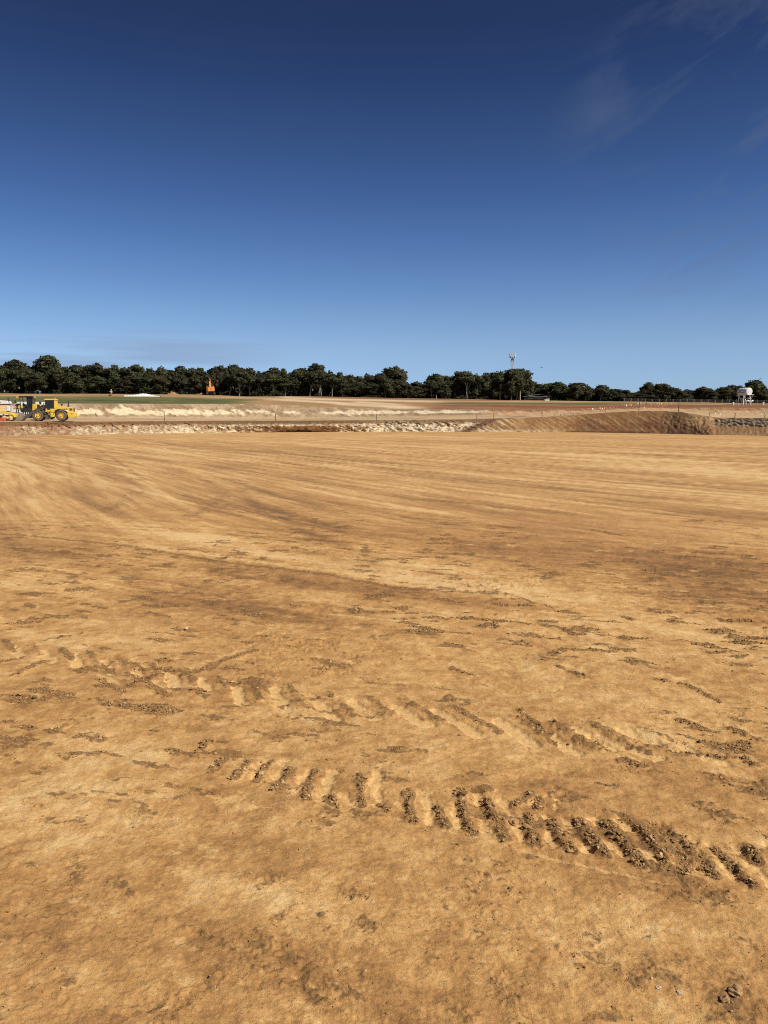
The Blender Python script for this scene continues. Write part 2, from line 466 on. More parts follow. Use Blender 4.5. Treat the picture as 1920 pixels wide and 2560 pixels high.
# shrinkage cracks
rid = np.abs(fbm(X, Y, 0.42, 5, 151, 0.75, SP))
crk = (1 - sstep(0.0, 0.022 + 0.0016 * RR, rid)) * sstep(0.12, 0.4, fbm(X, Y, 1.3, 2, 155)) * (1 - sstep(9, 15, RR)) * sstep(4.2, 5.5, RR)
# relief
H += 0.020 * fbm(X, Y, 1.4, 3, 161, spacing=SP) + 0.011 * fbm(X, Y, 0.28, 4, 171, 0.55, SP) * (1 - 0.6 * smooth_zone)
H += 0.0060 * fbm(X, Y, 0.06, 3, 175, 0.75, SP)
cl_r = np.abs(perlin(X / 0.042, Y / 0.042, 181)) + 0.5 * np.abs(perlin(X / 0.019, Y / 0.019, 182))
H += crumb * (0.020 * cl_r - 0.004) * np.clip(0.042 / (1.6 * SP) - 0.4, 0, 1)
H += crumb * 0.016 * fbm(X, Y, 0.16, 2, 185, spacing=SP)
H -= 0.014 * crk
H += far * (0.05 * st_mid + 0.022 * st_fin + 0.02 * fbm(X, Y, 0.5, 2, 191, spacing=SP))
H *= np.where(RR < 1.2, 0.3, 1.0)
H[RR > 172] = -0.05
tone = np.clip(tone - 0.15 * crk, -1.3, 1.3)
PZ = H.copy()
me = grid_mesh('ground', np.stack([X, Y, H], axis=-1)[:, ::-1], True, True)
fl = lambda a: a[:, ::-1].ravel()
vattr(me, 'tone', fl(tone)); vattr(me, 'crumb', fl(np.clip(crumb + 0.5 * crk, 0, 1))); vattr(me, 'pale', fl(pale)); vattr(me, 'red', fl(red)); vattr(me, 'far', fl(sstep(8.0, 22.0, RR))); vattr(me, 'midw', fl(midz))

def soil_material():
    M = NT('pad_clay')
    def at(n):
        a = M.n('ShaderNodeAttribute', attribute_name=n); return a.outputs['Fac']
    co = M.n('ShaderNodeTexCoord').outputs['Object']
    def stretched(deg, sx, sy):
        m1 = M.n('ShaderNodeMapping'); M.l(co, m1.inputs[0]); m1.inputs['Rotation'].default_value = (0, 0, R(deg))
        m2 = M.n('ShaderNodeMapping'); M.l(m1.outputs[0], m2.inputs[0]); m2.inputs['Scale'].default_value = (sx, sy, 1)
        return m2.outputs[0]
    def cen(x, k): return M.math('MULTIPLY', M.math('SUBTRACT', x, 0.5), k)
    n1 = M.noise(11, 8, 0.74, co); n2 = M.noise(60, 5, 0.75, co); n3 = M.noise(260, 3, 0.6, co)
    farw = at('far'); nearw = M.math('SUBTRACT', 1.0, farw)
    s1 = M.noise(1.0, 9, 0.74, stretched(-30, 1.5, 0.055)); s2 = M.noise(1.0, 8, 0.72, stretched(-56, 4.0, 0.35)); s3 = M.noise(1.0, 8, 0.75, stretched(-34, 5.0, 0.22)); s4 = M.noise(1.0, 6, 0.8, stretched(-28, 11.0, 0.30))
    t = M.math('ADD', at('tone'), M.math('MULTIPLY', cen(n1, 2.4), M.math('ADD', 0.25, M.math('MULTIPLY', nearw, 0.65))))
    t = M.math('ADD', t, M.math('MULTIPLY', cen(n2, 1.35), nearw))
    t = M.math('ADD', t, M.math('MULTIPLY', cen(n3, 0.9), nearw))
    t = M.math('ADD', t, M.math('MULTIPLY', M.math('ADD', M.math('ADD', cen(s1, 1.9), cen(s4, 2.6)), cen(s3, 2.6)), farw))
    t = M.math('ADD', t, M.math('MULTIPLY', cen(s2, 1.8), at('midw')))
    t = M.math('ADD', M.math('MULTIPLY', t, 0.50), 0.605)
    base = M.ramp(t, [(0.0, (0.19, 0.098, 0.039)), (0.28, (0.345, 0.174, 0.062)), (0.52, (0.495, 0.260, 0.090)), (0.75, (0.64, 0.368, 0.137)), (1.0, (0.78, 0.512, 0.228))])
    r_ = M.math('MULTIPLY', M.math('MAXIMUM', at('red'), 0.0), 0.45)
    base = M.mix(r_, base, (0.43, 0.205, 0.080))
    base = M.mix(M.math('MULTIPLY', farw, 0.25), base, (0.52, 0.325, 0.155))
    rag = M.math('ADD', cen(n1, 1.9), cen(n2, 0.8))
    def edge(x, lo, hi):
        m = M.n('ShaderNodeMapRange', interpolation_type='SMOOTHSTEP'); M.l(x, m.inputs[0]); m.inputs[1].default_value = lo; m.inputs[2].default_value = hi
        return m.outputs[0]
    pl = edge(M.math('ADD', at('pale'), M.math('MULTIPLY', rag, 0.8)), 0.28, 0.70)
    base = M.mix(M.math('MULTIPLY', pl, 0.80), base, (0.77, 0.485, 0.198))
    # crumbly soil: moist, darker, with ragged edges and its own grain
    cr = edge(M.math('ADD', at('crumb'), rag), 0.32, 0.62)
    grain = M.ramp(M.math('ADD', M.math('MULTIPLY', n2, 0.6), M.math('MULTIPLY', n1, 0.4)), [(0.40, (0, 0, 0)), (0.56, (1, 1, 1))])
    ck = M.math('MULTIPLY', cr, M.math('ADD', 0.42, M.math('MULTIPLY', grain, 0.48)))
    base = M.mix(ck, base, (0.20, 0.108, 0.044))
    # dark flecks, painted shadow of tiny pits and light grit over everything near
    fl = M.ramp(M.noise(34, 6, 0.78, co, 0.4), [(0.56, (0, 0, 0)), (0.66, (1, 1, 1))])
    base = M.mix(M.math('MULTIPLY', M.math('MULTIPLY', fl, nearw), 0.50), base, (0.23, 0.125, 0.052))
    pit_shadow = M.ramp(M.noise(85, 3, 0.55, co), [(0.645, (0, 0, 0)), (0.70, (1, 1, 1))])
    base = M.mix(M.math('MULTIPLY', M.math('MULTIPLY', pit_shadow, nearw), 0.65), base, (0.135, 0.072, 0.030))
    gt = M.ramp(M.noise(150, 3, 0.6, co), [(0.66, (0, 0, 0)), (0.72, (1, 1, 1))])
    base = M.mix(M.math('MULTIPLY', M.math('MULTIPLY', gt, nearw), 0.45), base, (0.72, 0.52, 0.27))
    fd = M.ramp(s3, [(0.58, (0, 0, 0)), (0.66, (1, 1, 1))])
    base = M.mix(M.math('MULTIPLY', M.math('MULTIPLY', fd, farw), 0.38), base, (0.26, 0.142, 0.062))
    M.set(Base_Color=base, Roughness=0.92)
    M.b.inputs['Specular IOR Level'].default_value = 0.15
    h = M.math('ADD', M.math('MULTIPLY', n2, 1.0), M.math('MULTIPLY', n3, 0.3))
    h = M.math('ADD', h, M.math('MULTIPLY', n1, 0.9))
    M.bump(h, 0.011, 0.65)
    return M.m
PAD_MAT = soil_material()
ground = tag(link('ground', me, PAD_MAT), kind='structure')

# ---- loose clods lying on the broken bars
ico_v = []
def icosa():
    p = (1 + 5 ** 0.5) / 2
    v = np.array([(-1,p,0),(1,p,0),(-1,-p,0),(1,-p,0),(0,-1,p),(0,1,p),(0,-1,-p),(0,1,-p),(p,0,-1),(p,0,1),(-p,0,-1),(-p,0,1)], float)
    f = np.array([(0,11,5),(0,5,1),(0,1,7),(0,7,10),(0,10,11),(1,5,9),(5,11,4),(11,10,2),(10,7,6),(7,1,8),(3,9,4),(3,4,2),(3,2,6),(3,6,8),(3,8,9),(4,9,5),(2,4,11),(6,2,10),(8,6,7),(9,8,1)])
    return v / np.linalg.norm(v[0]), f
IV, IF = icosa()
def scatter_clods(name, n, seed, rmin, rmax, size, label, power=1.6, thresh=0.30):
    rg = np.random.RandomState(seed)
    ok = (RR > rmin) & (RR < rmax) & (np.abs(A) < R(34)) & (crumb > thresh)
    ii = np.nonzero(ok.ravel())[0]
    # weight by area of the cell and by how broken the ground is
    w = (RR * np.gradient(rr)[:, None]).ravel()[ii] * (crumb.ravel()[ii] + 0.02) ** power / (RR.ravel()[ii] ** 0.7)
    w /= w.sum()
    k = rg.choice(ii, n, p=w)
    cx = X.ravel()[k] + rg.uniform(-0.006, 0.006, n); cy = Y.ravel()[k] + rg.uniform(-0.006, 0.006, n); cz = H.ravel()[k]
    s = size * (0.35 + rg.gamma(1.5, 0.42, n)); s = np.where(rg.rand(n) < 0.03, s * 2.3, s); s = np.minimum(s, size * 6.0) * (0.6 + 0.5 * crumb.ravel()[k])
    s = s * np.clip(RR.ravel()[k] / 3.2, 0.8, 1.1)
    V = np.empty((n, 12, 3)); base = IV[None] * (1 + rg.uniform(-0.34, 0.34, (n, 12, 1)))
    ang = rg.rand(n) * 6.283; c = np.cos(ang)[:, None]; sn = np.sin(ang)[:, None]
    tl = rg.uniform(-0.6, 0.6, n)[:, None]
    bx = base[..., 0] * rg.uniform(0.8, 1.6, n)[:, None]; by = base[..., 1]; bz = base[..., 2] * rg.uniform(0.45, 0.8, n)[:, None]
    bx, bz = bx * np.cos(tl) - bz * np.sin(tl), bx * np.sin(tl) + bz * np.cos(tl)
    V[..., 0] = cx[:, None] + s[:, None] * (bx * c - by * sn)
    V[..., 1] = cy[:, None] + s[:, None] * (bx * sn + by * c)
    V[..., 2] = cz[:, None] + s[:, None] * (bz + 0.22)
    F = (IF[None] + (np.arange(n) * 12)[:, None, None]).reshape(-1, 3)
    me = quad_mesh(name, V.reshape(-1, 3), F, False)
    vattr(me, 'shade', np.repeat(rg.rand(n), 12))
    return tag(link(name, me, CLOD_MAT), label, 'clods', kind='stuff')
def clod_material():
    M = NT('clod_clay')
    a = M.n('ShaderNodeAttribute', attribute_name='shade').outputs['Fac']
    base = M.ramp(a, [(0.0, (0.22, 0.122, 0.05)), (0.5, (0.36, 0.205, 0.08)), (0.85, (0.45, 0.27, 0.11)), (1.0, (0.60, 0.42, 0.21))])
    M.set(Base_Color=base, Roughness=0.95); M.b.inputs['Specular IOR Level'].default_value = 0.1
    return M.m
CLOD_MAT = clod_material()
scatter_clods('soil_clods', 24000, 3, 1.5, 7.5, 0.0026, 'loose brown clay clods broken out along the tyre tracks', 2.6, 0.70)
scatter_clods('soil_crumbs', 30000, 5, 1.5, 12.0, 0.0027, 'fine clay crumbs strewn over the nearer ground', 0.35, 0.0)
# ------------------------------------------------------------------ banks, bench and field beyond the pad
# break lines of the earthworks: photo column -> (photo row, distance in metres)
def line(keys):
    k = np.array(keys, float)
    return lambda px, i: np.interp(px, k[:, 0], k[:, i])
def foot_d(py):
    k = (1280.0 - py) / FPX
    return -CAM_H * (CT + k * ST) / (k * CT - ST)
_f = [(-900, 1094), (0, 1090), (120, 1088), (300, 1085), (480, 1082.5), (760, 1080), (960, 1079.5), (1200, 1080), (1440, 1081), (1650, 1084), (1780, 1087.5), (1920, 1090), (2800, 1094)]
L0 = line([(x, y + 0.5, foot_d(y)) for x, y in _f])
def dF(x): return float(L0(x, 2))
L1 = line([(x, y, dF(x) + a) for x, y, a in [(-900, 1072, 1.6), (0, 1074, 1.4), (480, 1066, 1.4), (960, 1064, 1.4), (1130, 1064, 1.6), (1210, 1064, 3.0), (1300, 1063, 4.0), (1440, 1058, 4.5), (1600, 1055, 4.5),
                                          (1680, 1056, 4.0), (1740, 1062, 3.0), (1775, 1068, 3.5), (1790, 1077, 4.0), (1920, 1078, 4.0), (2800, 1080, 4)]])
L2 = line([(x, y, dF(x) + a) for x, y, a in [(-900, 1071, 1.7), (0, 1073, 1.5), (480, 1065, 1.5), (960, 1063, 1.5), (1130, 1063, 1.7), (1210, 1063, 3.2), (1300, 1062, 4.2), (1440, 1057, 4.8), (1600, 1054, 4.8),
                                          (1680, 1055, 4.3), (1740, 1061, 3.3), (1775, 1066, 4.5), (1790, 1066, 10.0), (1920, 1066.5, 10.0), (2800, 1068, 10)]])
L3 = line([(x, y, dF(x) + a) for x, y, a in [(-900, 1057, 3.0), (0, 1056, 2.6), (120, 1056, 2.4), (300, 1054.5, 2.4), (480, 1053, 2.4), (760, 1052, 2.4), (960, 1051, 2.4), (1130, 1050, 2.6), (1215, 1047.5, 5.5),
                                          (1300, 1045.5, 8), (1355, 1043.5, 9), (1440, 1037, 9.5), (1520, 1031.5, 9.5), (1600, 1028, 9.5), (1660, 1027.5, 9), (1700, 1030.5, 8.5), (1740, 1036, 8.5), (1775, 1042, 9), (1800, 1046.5, 11.6),
                                          (1920, 1046, 11.6), (2800, 1046, 12)]])
L4 = line([(x, y, dF(x) + a) for x, y, a in [(-900, 1044, 26), (0, 1044, 24), (200, 1045.5, 24), (480, 1046, 24), (760, 1046.5, 22), (960, 1043, 22), (1100, 1040, 24), (1300, 1038, 28), (1440, 1033.5, 30), (1600, 1025, 30),
                                          (1660, 1024.5, 32), (1700, 1025.5, 34), (1760, 1034, 38), (1920, 1034, 42), (2800, 1034, 42)]])
L5 = line([(x, y, dF(x) + a) for x, y, a in [(-900, 1008, 33), (0, 1009, 32), (200, 1009, 32), (480, 1010, 32), (640, 1010.5, 32), (760, 1014, 33), (860, 1019, 34), (960, 1022, 36), (1100, 1023, 44), (1300, 1022, 52), (1440, 1021, 60),
                                          (1600, 1018, 66), (1700, 1019, 66), (1920, 1020, 66), (2800, 1020, 66)]])
L6 = line([(x, y, d) for x, y, d in [(-900, 998, 195), (0, 999, 195), (480, 1000, 195), (640, 1003, 195), (760, 1003, 195), (960, 1008, 200), (1100, 1008, 210), (1300, 1010, 215), (1440, 1011.5, 220), (1700, 1013, 225), (1920, 1015, 230), (2800, 1018, 230)]])
L7 = line([(x, y, d) for x, y, d in [(-900, 982, 258), (0, 984, 258), (240, 984.5, 258), (440, 986, 258), (500, 986.5, 258), (620, 991.5, 258), (690, 991, 258), (760, 990.5, 258), (960, 994.5, 262), (1100, 997, 270), (1200, 998, 278),
                                          (1300, 1000.5, 284), (1440, 1002.5, 286), (1600, 1004.5, 288), (1760, 1006.5, 288), (1900, 1008.5, 286), (2800, 1012, 286)]])
L8 = lambda px, i: L7(px, i) + (0.3 if i == 1 else 50)
BRK = [L0, L1, L2, L3, L4, L5, L6, L7]
def profile(px):
    """(D, z) of each break line at a photo column, plus the ground under and behind the trees"""
    d = [b(px, 2) for b in BRK]; z = [z_of(b(px, 1), dd) for b, dd in zip(BRK, d)]
    z[0] = z[0] * 0 - 0.06
    d += [d[-1] + 60, d[-1] + 700, d[-1] + 7000]; z += [z[-1] + 0.3, z[-1] + 0.4, z[-1] - 30]
    return np.array(d), np.array(z)
def ground_z(px, D):
    d, z = profile(float(px)); return float(np.interp(D, d, z))
def place(px, D, lift=0.0):
    z = ground_z(px, D) + lift
    return Vector((x_of(px, D, z), D, z))

cols = np.concatenate([np.linspace(-1700, -140, 60), np.linspace(-135, 2060, 1300), np.linspace(2090, 3600, 60)])
def build_rows(segs):
    """segs: list of (i, j, n) between break lines -> D, z, parametric row arrays"""
    D_, Z_ = profile(cols)
    Ds, Zs, Ts = [], [], []
    for (i, j, n, e) in segs:
        for k in range(n + (1 if e else 0)):
            t = k / n
            Ds.append(D_[i] * (1 - t) + D_[j] * t); Zs.append(Z_[i] * (1 - t) + Z_[j] * t); Ts.append(np.full(len(cols), i + t * (j - i)))
    return np.array(Ds), np.array(Zs), np.array(Ts)
def to_xyz(D_, Z_):
    Xp = (cols[None] - 960) / FPX * (D_ * CT - (Z_ - CAM_H) * ST)
    return Xp, D_, Z_
def mixc(a, b, t):
    t = np.clip(t, 0, 1)[..., None]; return np.asarray(a) * (1 - t) + np.asarray(b) * t
def lerpx(keys):
    k = np.array(keys, float); return np.stack([np.interp(cols, k[:, 0], k[:, i]) for i in range(1, k.shape[1])], -1)[None]
CREAM = np.array((0.66, 0.53, 0.34)); TAN = np.array((0.43, 0.275, 0.135)); BROWN = np.array((0.25, 0.145, 0.07)); DARK = np.array((0.125, 0.066, 0.034))
REDB = np.array((0.24, 0.105, 0.05)); GREY = np.array((0.30, 0.255, 0.19)); GREEN = np.array((0.085, 0.105, 0.034)); DRY = np.array((0.27, 0.20, 0.10))

def earth_material():
    M = NT('cut_earth')
    a = M.n('ShaderNodeAttribute', attribute_name='soil').outputs['Color']
    co = M.n('ShaderNodeTexCoord').outputs['Object']
    n1 = M.noise(1.6, 6, 0.65, co); n2 = M.noise(7, 4, 0.7, co)
    g = M.math('ADD', M.math('MULTIPLY', n1, 0.7), M.math('MULTIPLY', n2, 0.7))
    v = M.ramp(M.math('MULTIPLY', g, 0.72), [(0.28, (0.55, 0.53, 0.5)), (0.5, (1, 1, 1)), (0.75, (1.45, 1.45, 1.45))])
    M.set(Base_Color=M.mix(1.0, a, v, 'MULTIPLY'), Roughness=0.95); M.b.inputs['Specular IOR Level'].default_value = 0.1
    M.bump(g, 0.10, 0.5)
    return M.m
EARTH = earth_material()
def terrain(name, D_, Z_, C_, off=None):
    x, y, z = to_xyz(D_, Z_)
    P = np.stack([x, y, z], -1)
    if off is not None: P = P + off
    me = grid_mesh(name, P, True)
    vcol(me, 'soil', C_)
    return tag(link(name, me, EARTH), kind='structure')

# --- lower bank: fresh cut face on the left, ramp of spoil on the right, cut with a ledge at the far right
D_, Z_, T_ = build_rows([(0, 1, 18, False), (1, 2, 3, False), (2, 3, 26, True)])
x, y, z = to_xyz(D_, Z_)
cc = np.broadcast_to(cols[None], D_.shape)
s_ = cc / 14.0                                     # about one metre per unit along the bank
ramp_m = sstep(1190, 1270, cc) * (1 - sstep(1700, 1790, cc))
rough_m = sstep(1610, 1690, cc) * (1 - sstep(1770, 1800, cc))
right_m = sstep(1770, 1800, cc)
h = (z - z[0:1]) / np.maximum(z[-1:] - z[0:1], 0.1)
blk = np.abs(perlin(s_ * 0.6 + z * 0.9, z * 1.3 - s_ * 0.3, 201)) + 0.6 * np.abs(perlin(s_ * 1.5 - z * 1.6, z * 2.4 + s_ * 0.8, 202))
big = perlin(s_ * 0.33, z * 0.3, 203)
env = np.sin(np.clip(h, 0, 1) * np.pi) ** 0.5
amp = (1 - ramp_m) * 0.62 + ramp_m * 0.22 + rough_m * 0.35
off = np.zeros(D_.shape + (3,))
strk0 = perlin((s_ * 1.2 + z * 2.0), z * 0.25 - s_ * 0.15, 206)
off[..., 1] = -env * amp * (blk - 0.42) * 1.25 - 0.35 * big * env - 0.30 * ramp_m * env * strk0
off[..., 2] = env * amp * 0.20 * perlin(s_ * 1.7, z * 2 + 7, 204) + 0.10 * (h > 0.97) * perlin(s_ * 0.8, s_ * 0, 205)
strk = perlin((s_ * 1.2 + z * 2.0), z * 0.25 - s_ * 0.15, 206) + 0.6 * perlin((s_ * 2.9 + z * 4.6), z * 0.5, 207)
C_ = np.empty(D_.shape + (3,)); C_[:] = TAN
# cut face: broken cream, tan and grey rock under a skin of red-brown topsoil
cream_x = np.interp(cc, [-100, 0, 150, 420, 480, 600, 760, 1000, 1150, 1220], [0.25, 0.3, 0.45, 0.5, 0.6, 0.55, 0.5, 0.75, 0.85, 0.7])
f1 = fbm(s_ + 0.7 * z, z * 1.6 - s_ * 0.2, 0.9, 4, 211, 0.65); f2 = fbm(s_, z, 5.0, 3, 221); f3 = fbm(s_ - 0.6 * z, z * 1.8, 0.55, 3, 231, 0.7)
face = mixc(np.array((0.31, 0.195, 0.105)), CREAM, sstep(-0.30, 0.36, f1 + f2 * 0.6 + (cream_x - 0.50) * 0.9))
face = mixc(face, GREY, sstep(0.10, 0.40, f3 + 0.25 * f2) * np.interp(cc, [0, 300, 650, 960, 1100], [0.2, 0.4, 0.8, 0.9, 0.5]))
face = mixc(face, BROWN, sstep(0.05, 0.45, fbm(s_, z * 1.5, 0.8, 3, 241)) * 0.85)
face = mixc(face, REDB, sstep(0.15, 0.5, fbm(s_, z, 7.0, 3, 245) + np.interp(cc, [0, 130, 240, 420], [0.25, 0.30, 0.1, 0.0])) * 0.6)
topsoil = sstep(0.66, 0.80, h + 0.22 * f1 + 0.1 * f2)
face = mixc(face, np.array((0.17, 0.088, 0.042)), topsoil * np.interp(cc, [0, 900, 1000, 1150, 1220], [1, 0.95, 0.65, 0.9, 0.9]))
# spoil ramp: raked brown and red fill
rmp = mixc(np.array((0.275, 0.138, 0.055)), np.array((0.41, 0.235, 0.10)), sstep(-0.3, 0.55, strk + 0.6 * f2))
rmp = mixc(rmp, REDB, sstep(0.0, 0.45, fbm(s_, z * 4, 6.0, 4, 251) + 0.35 * np.exp(-((h - 0.30) / 0.2) ** 2) * sstep(1340, 1430, cc) - 0.06))
rmp = mixc(rmp, BROWN, sstep(0.05, 0.5, fbm(s_ * 0.7, z * 2, 3.0, 4, 255)) * 0.8)
rmp = mixc(rmp, np.array((0.55, 0.40, 0.22)), (1 - sstep(0.1, 0.28, h)) * (1 - sstep(1360, 1440, cc)) * sstep(0.0, 0.4, f1 + 0.25))
rmp = mixc(rmp, CREAM * 0.9, (1 - sstep(1240, 1300, cc)) * sstep(-0.1, 0.35, strk) * 0.8)
rmp = mixc(rmp, DARK, (1 - sstep(0.05, 0.13, h + 0.1 * f1)) * sstep(1395, 1440, cc) * (1 - sstep(1615, 1640, cc)))
rgh = mixc(np.array((0.20, 0.108, 0.05)), np.array((0.34, 0.21, 0.10)), sstep(-0.1, 0.55, 0.7 * f1 + f2 + 0.45 * (h - 0.55)))
rmp = mixc(rmp, rgh, rough_m)
# end of the ramp: tongue of dark soil at the join
rmp = mixc(rmp, np.array((0.16, 0.085, 0.045)), np.exp(-((cc - (1160 + 75 * h)) / 20.0) ** 2) * 1.2)
face = mixc(face, np.array((0.16, 0.085, 0.045)), np.exp(-((cc - (1160 + 75 * h)) / 20.0) ** 2) * 1.2)
# right: rock face above a smooth brown ledge
rck = mixc(np.array((0.24, 0.18, 0.115)), CREAM * 0.65, sstep(-0.05, 0.3, f1 + 0.3 * f3)); rck = mixc(rck, BROWN * 0.8, sstep(0.12, 0.4, f3) * 0.8)
tt = T_
rgt = np.where((tt > 2.0)[..., None], rck, np.array((0.22, 0.115, 0.055)))
rgt = np.where((tt <= 2.0)[..., None] & (tt > 0.95)[..., None], np.array((0.27, 0.15, 0.07)), rgt)
rgt = np.where((tt <= 0.95)[..., None], mixc(np.array((0.25, 0.14, 0.065)), np.array((0.36, 0.225, 0.105)), sstep(-0.3, 0.5, f1)), rgt)
rgt = mixc(rgt, np.array((0.14, 0.08, 0.042)), sstep(0.93, 0.97, h + 0.04 * f1) * 1.0)
C_ = mixc(mixc(face, rmp, sstep(1185, 1235, cc - 60 * (h - 0.5))), rgt, right_m)
off[..., 1] *= np.where((tt <= 2.0) & (cc > 1785), 0.25, 1.0)
terrain('lower_bank', D_, Z_, C_, off)
LB_edge = off[-1]

# --- bench above it
D_, Z_, T_ = build_rows([(3, 4, 26, True)])
cc = np.broadcast_to(cols[None], D_.shape); t = T_ - 3; s_ = cc / 14.0
st_ = fbm(s_ * 0.15, D_, 3.0, 3, 301)
C_ = mixc(np.array((0.46, 0.305, 0.155)), np.array((0.56, 0.40, 0.23)), sstep(-0.3, 0.3, st_))
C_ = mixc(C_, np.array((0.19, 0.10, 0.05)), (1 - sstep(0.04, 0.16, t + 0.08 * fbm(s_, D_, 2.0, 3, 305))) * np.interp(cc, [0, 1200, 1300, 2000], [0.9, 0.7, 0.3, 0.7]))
C_ = mixc(C_, BROWN, sstep(0.05, 0.4, fbm(s_, D_ * 0.6, 5, 3, 311)) * np.interp(cc, [0, 1150, 1250, 1690, 1760, 2000], [0.25, 0.3, 0.75, 0.95, 0.4, 0.15]))
off = np.zeros(D_.shape + (3,)); off[0] = LB_edge
off[..., 2] += 0.05 * fbm(s_, D_, 2.5, 3, 315) * np.sin(np.clip(t, 0, 1) * np.pi)
off[1:4, :, 1] += LB_edge[None, :, 1] * np.array((0.7, 0.4, 0.15))[:, None]
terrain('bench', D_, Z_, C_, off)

# --- upper bank with its band of pale limestone
D_, Z_, T_ = build_rows([(4, 5, 44, True)])
x, y, z = to_xyz(D_, Z_); cc = np.broadcast_to(cols[None], D_.shape); h = T_ - 4; s_ = cc / 13.0
f1 = fbm(s_ + z * 0.8, z * 1.5, 1.6, 4, 321, 0.6); f2 = fbm(s_, z, 8.0, 3, 331); f3 = fbm(s_ * 0.6 + z * 1.3, z * 0.7, 2.2, 4, 341, 0.6)
base = mixc(np.array((0.30, 0.205, 0.118)), np.array((0.44, 0.31, 0.185)), sstep(-0.3, 0.3, f1 + f2))
base = mixc(base, np.array((0.25, 0.16, 0.09)), sstep(0.05, 0.4, f3) * 0.7)
band_c = np.interp(cc, [0, 700, 850, 960], [0.40, 0.40, 0.50, 0.55]); band_w = np.interp(cc, [0, 640, 760, 960, 1150, 1300], [0.24, 0.20, 0.16, 0.26, 0.22, 0.1])
str_x = np.interp(cc, [-900, 180, 260, 540, 640, 730, 800, 960, 1200, 1330], [0.9, 1.0, 0.9, 0.9, 0.55, 0.3, 0.75, 0.9, 0.75, 0.4])
wht = np.exp(-((h - band_c) / band_w) ** 2) * str_x
base = mixc(base, np.array((0.70, 0.555, 0.345)), sstep(0.30, 0.66, wht + 1.15 * f3 + 0.55 * f1 - 0.06))
base = mixc(base, np.array((0.50, 0.37, 0.21)), (1 - sstep(0.0, 0.16, h + 0.1 * f1)) * 0.8)
# right of the middle the slope turns to red-brown fill with a pinkish pale foot
r_m = sstep(1150, 1280, cc)
rt = mixc(np.array((0.54, 0.325, 0.17)), np.array((0.30, 0.145, 0.066)), sstep(0.35, 0.7, h + 0.3 * f3))
rt = mixc(rt, np.array((0.58, 0.43, 0.27)), sstep(0.1, 0.4, f1 + 0.2 * f2) * (1 - h) * 0.8)
rt = mixc(rt, np.array((0.40, 0.26, 0.135)), sstep(1450, 1600, cc) * sstep(-0.2, 0.3, f1 + f2))
C_ = mixc(base, rt, r_m)
off = np.zeros(D_.shape + (3,)); e = np.sin(np.clip(h, 0, 1) * np.pi) ** 0.6
off[..., 1] = -e * 0.9 * f1 - e * 0.9 * f3; off[..., 2] = e * 0.22 * f1
UB_off = off[-1].copy()
terrain('upper_bank', D_, Z_, C_, off)

# --- grass field on the left, bare terraces in the middle, paddock and red cutting on the right
D_, Z_, T_ = build_rows([(5, 6, 26, False), (6, 7, 34, True)])
x, y, z = to_xyz(D_, Z_); cc = np.broadcast_to(cols[None], D_.shape); t = T_; s_ = cc / 12.0
# rows seen in the photo at each point decide which soil lies there
cdep = D_ * CT - (z - CAM_H) * ST
row = 1280 - FPX * (D_ * ST + (z - CAM_H) * CT) / cdep
g1 = fbm(s_ * 0.5, D_ * 0.6, 4.0, 5, 351, 0.6); g2 = fbm(s_ * 0.15, D_ * 0.5, 6.0, 4, 361, 0.6)
grass = mixc(GREEN, np.array((0.155, 0.145, 0.056)), sstep(-0.25, 0.35, g1 + (1003 - row) * 0.035))
grass = mixc(grass, np.array((0.055, 0.075, 0.024)), sstep(0.05, 0.4, g2) * 0.8)
grass = mixc(grass, np.array((0.30, 0.235, 0.115)), sstep(0.12, 0.4, fbm(s_ * 0.3, D_ * 0.5, 3.0, 4, 371)) * 0.6)
bare = mixc(np.array((0.34, 0.185, 0.082)), np.array((0.53, 0.345, 0.17)), sstep(-0.3, 0.3, g2 + 0.3 * g1))
col = bare
gl = sstep(0.3, -0.3, (row - (991 + 0.0 * cc)) / 6 * -1) * (1 - sstep(560, 700, cc + 6 * (row - 1003)))
gl = gl * sstep(987.5, 991.5, row + 2.5 * g1 - np.interp(cc, [0, 240, 480, 640], [-6, -2.5, 4, 9]))
C_ = mixc(col, grass, gl)
lip = (1 - sstep(0.0, 0.08, t - 5)) * (1 - sstep(600, 700, cc)); C_ = mixc(C_, np.array((0.36, 0.25, 0.14)), lip * 0.8)
topb = (1 - sstep(985, 989.5, row - np.interp(cc, [0, 240, 440, 640], [-3, 0.5, 2.5, 6]))) * (1 - sstep(640, 760, cc)); C_ = mixc(C_, np.array((0.33, 0.225, 0.12)), topb * np.interp(cc, [0, 150, 350, 520], [0.1, 0.3, 0.8, 0.9]))
# terraces: cream tracks curling down to the right
mid = sstep(620, 720, cc) * (1 - sstep(1160, 1300, cc))
trk = np.zeros(D_.shape)
for (xa, ya, xb, yb, w_) in [(640, 996, 780, 1003, 2.2), (740, 1001, 960, 1014, 2.0), (700, 993, 830, 999, 2.0), (830, 1008, 1100, 1023, 2.6), (880, 1004, 1000, 1012, 1.6), (960, 1018, 1120, 1026, 2.2), (760, 997, 1100, 1004, 1.8)]:
    yy = ya + (yb - ya) * np.clip((cc - xa) / (xb - xa), 0, 1); inx = sstep(xa - 20, xa + 30, cc) * (1 - sstep(xb - 30, xb + 40, cc))
    trk = np.maximum(trk, inx * np.exp(-((row - yy) / (w_ * 1.25)) ** 2))
C_ = mixc(C_, mixc(np.array((0.38, 0.215, 0.098)), np.array((0.28, 0.145, 0.063)), sstep(-0.2, 0.3, g2)), mid * 0.8)
C_ = mixc(C_, np.array((0.66, 0.50, 0.31)), np.clip(trk * 1.35, 0, 1) * mid * (0.9 + 0.5 * g1))
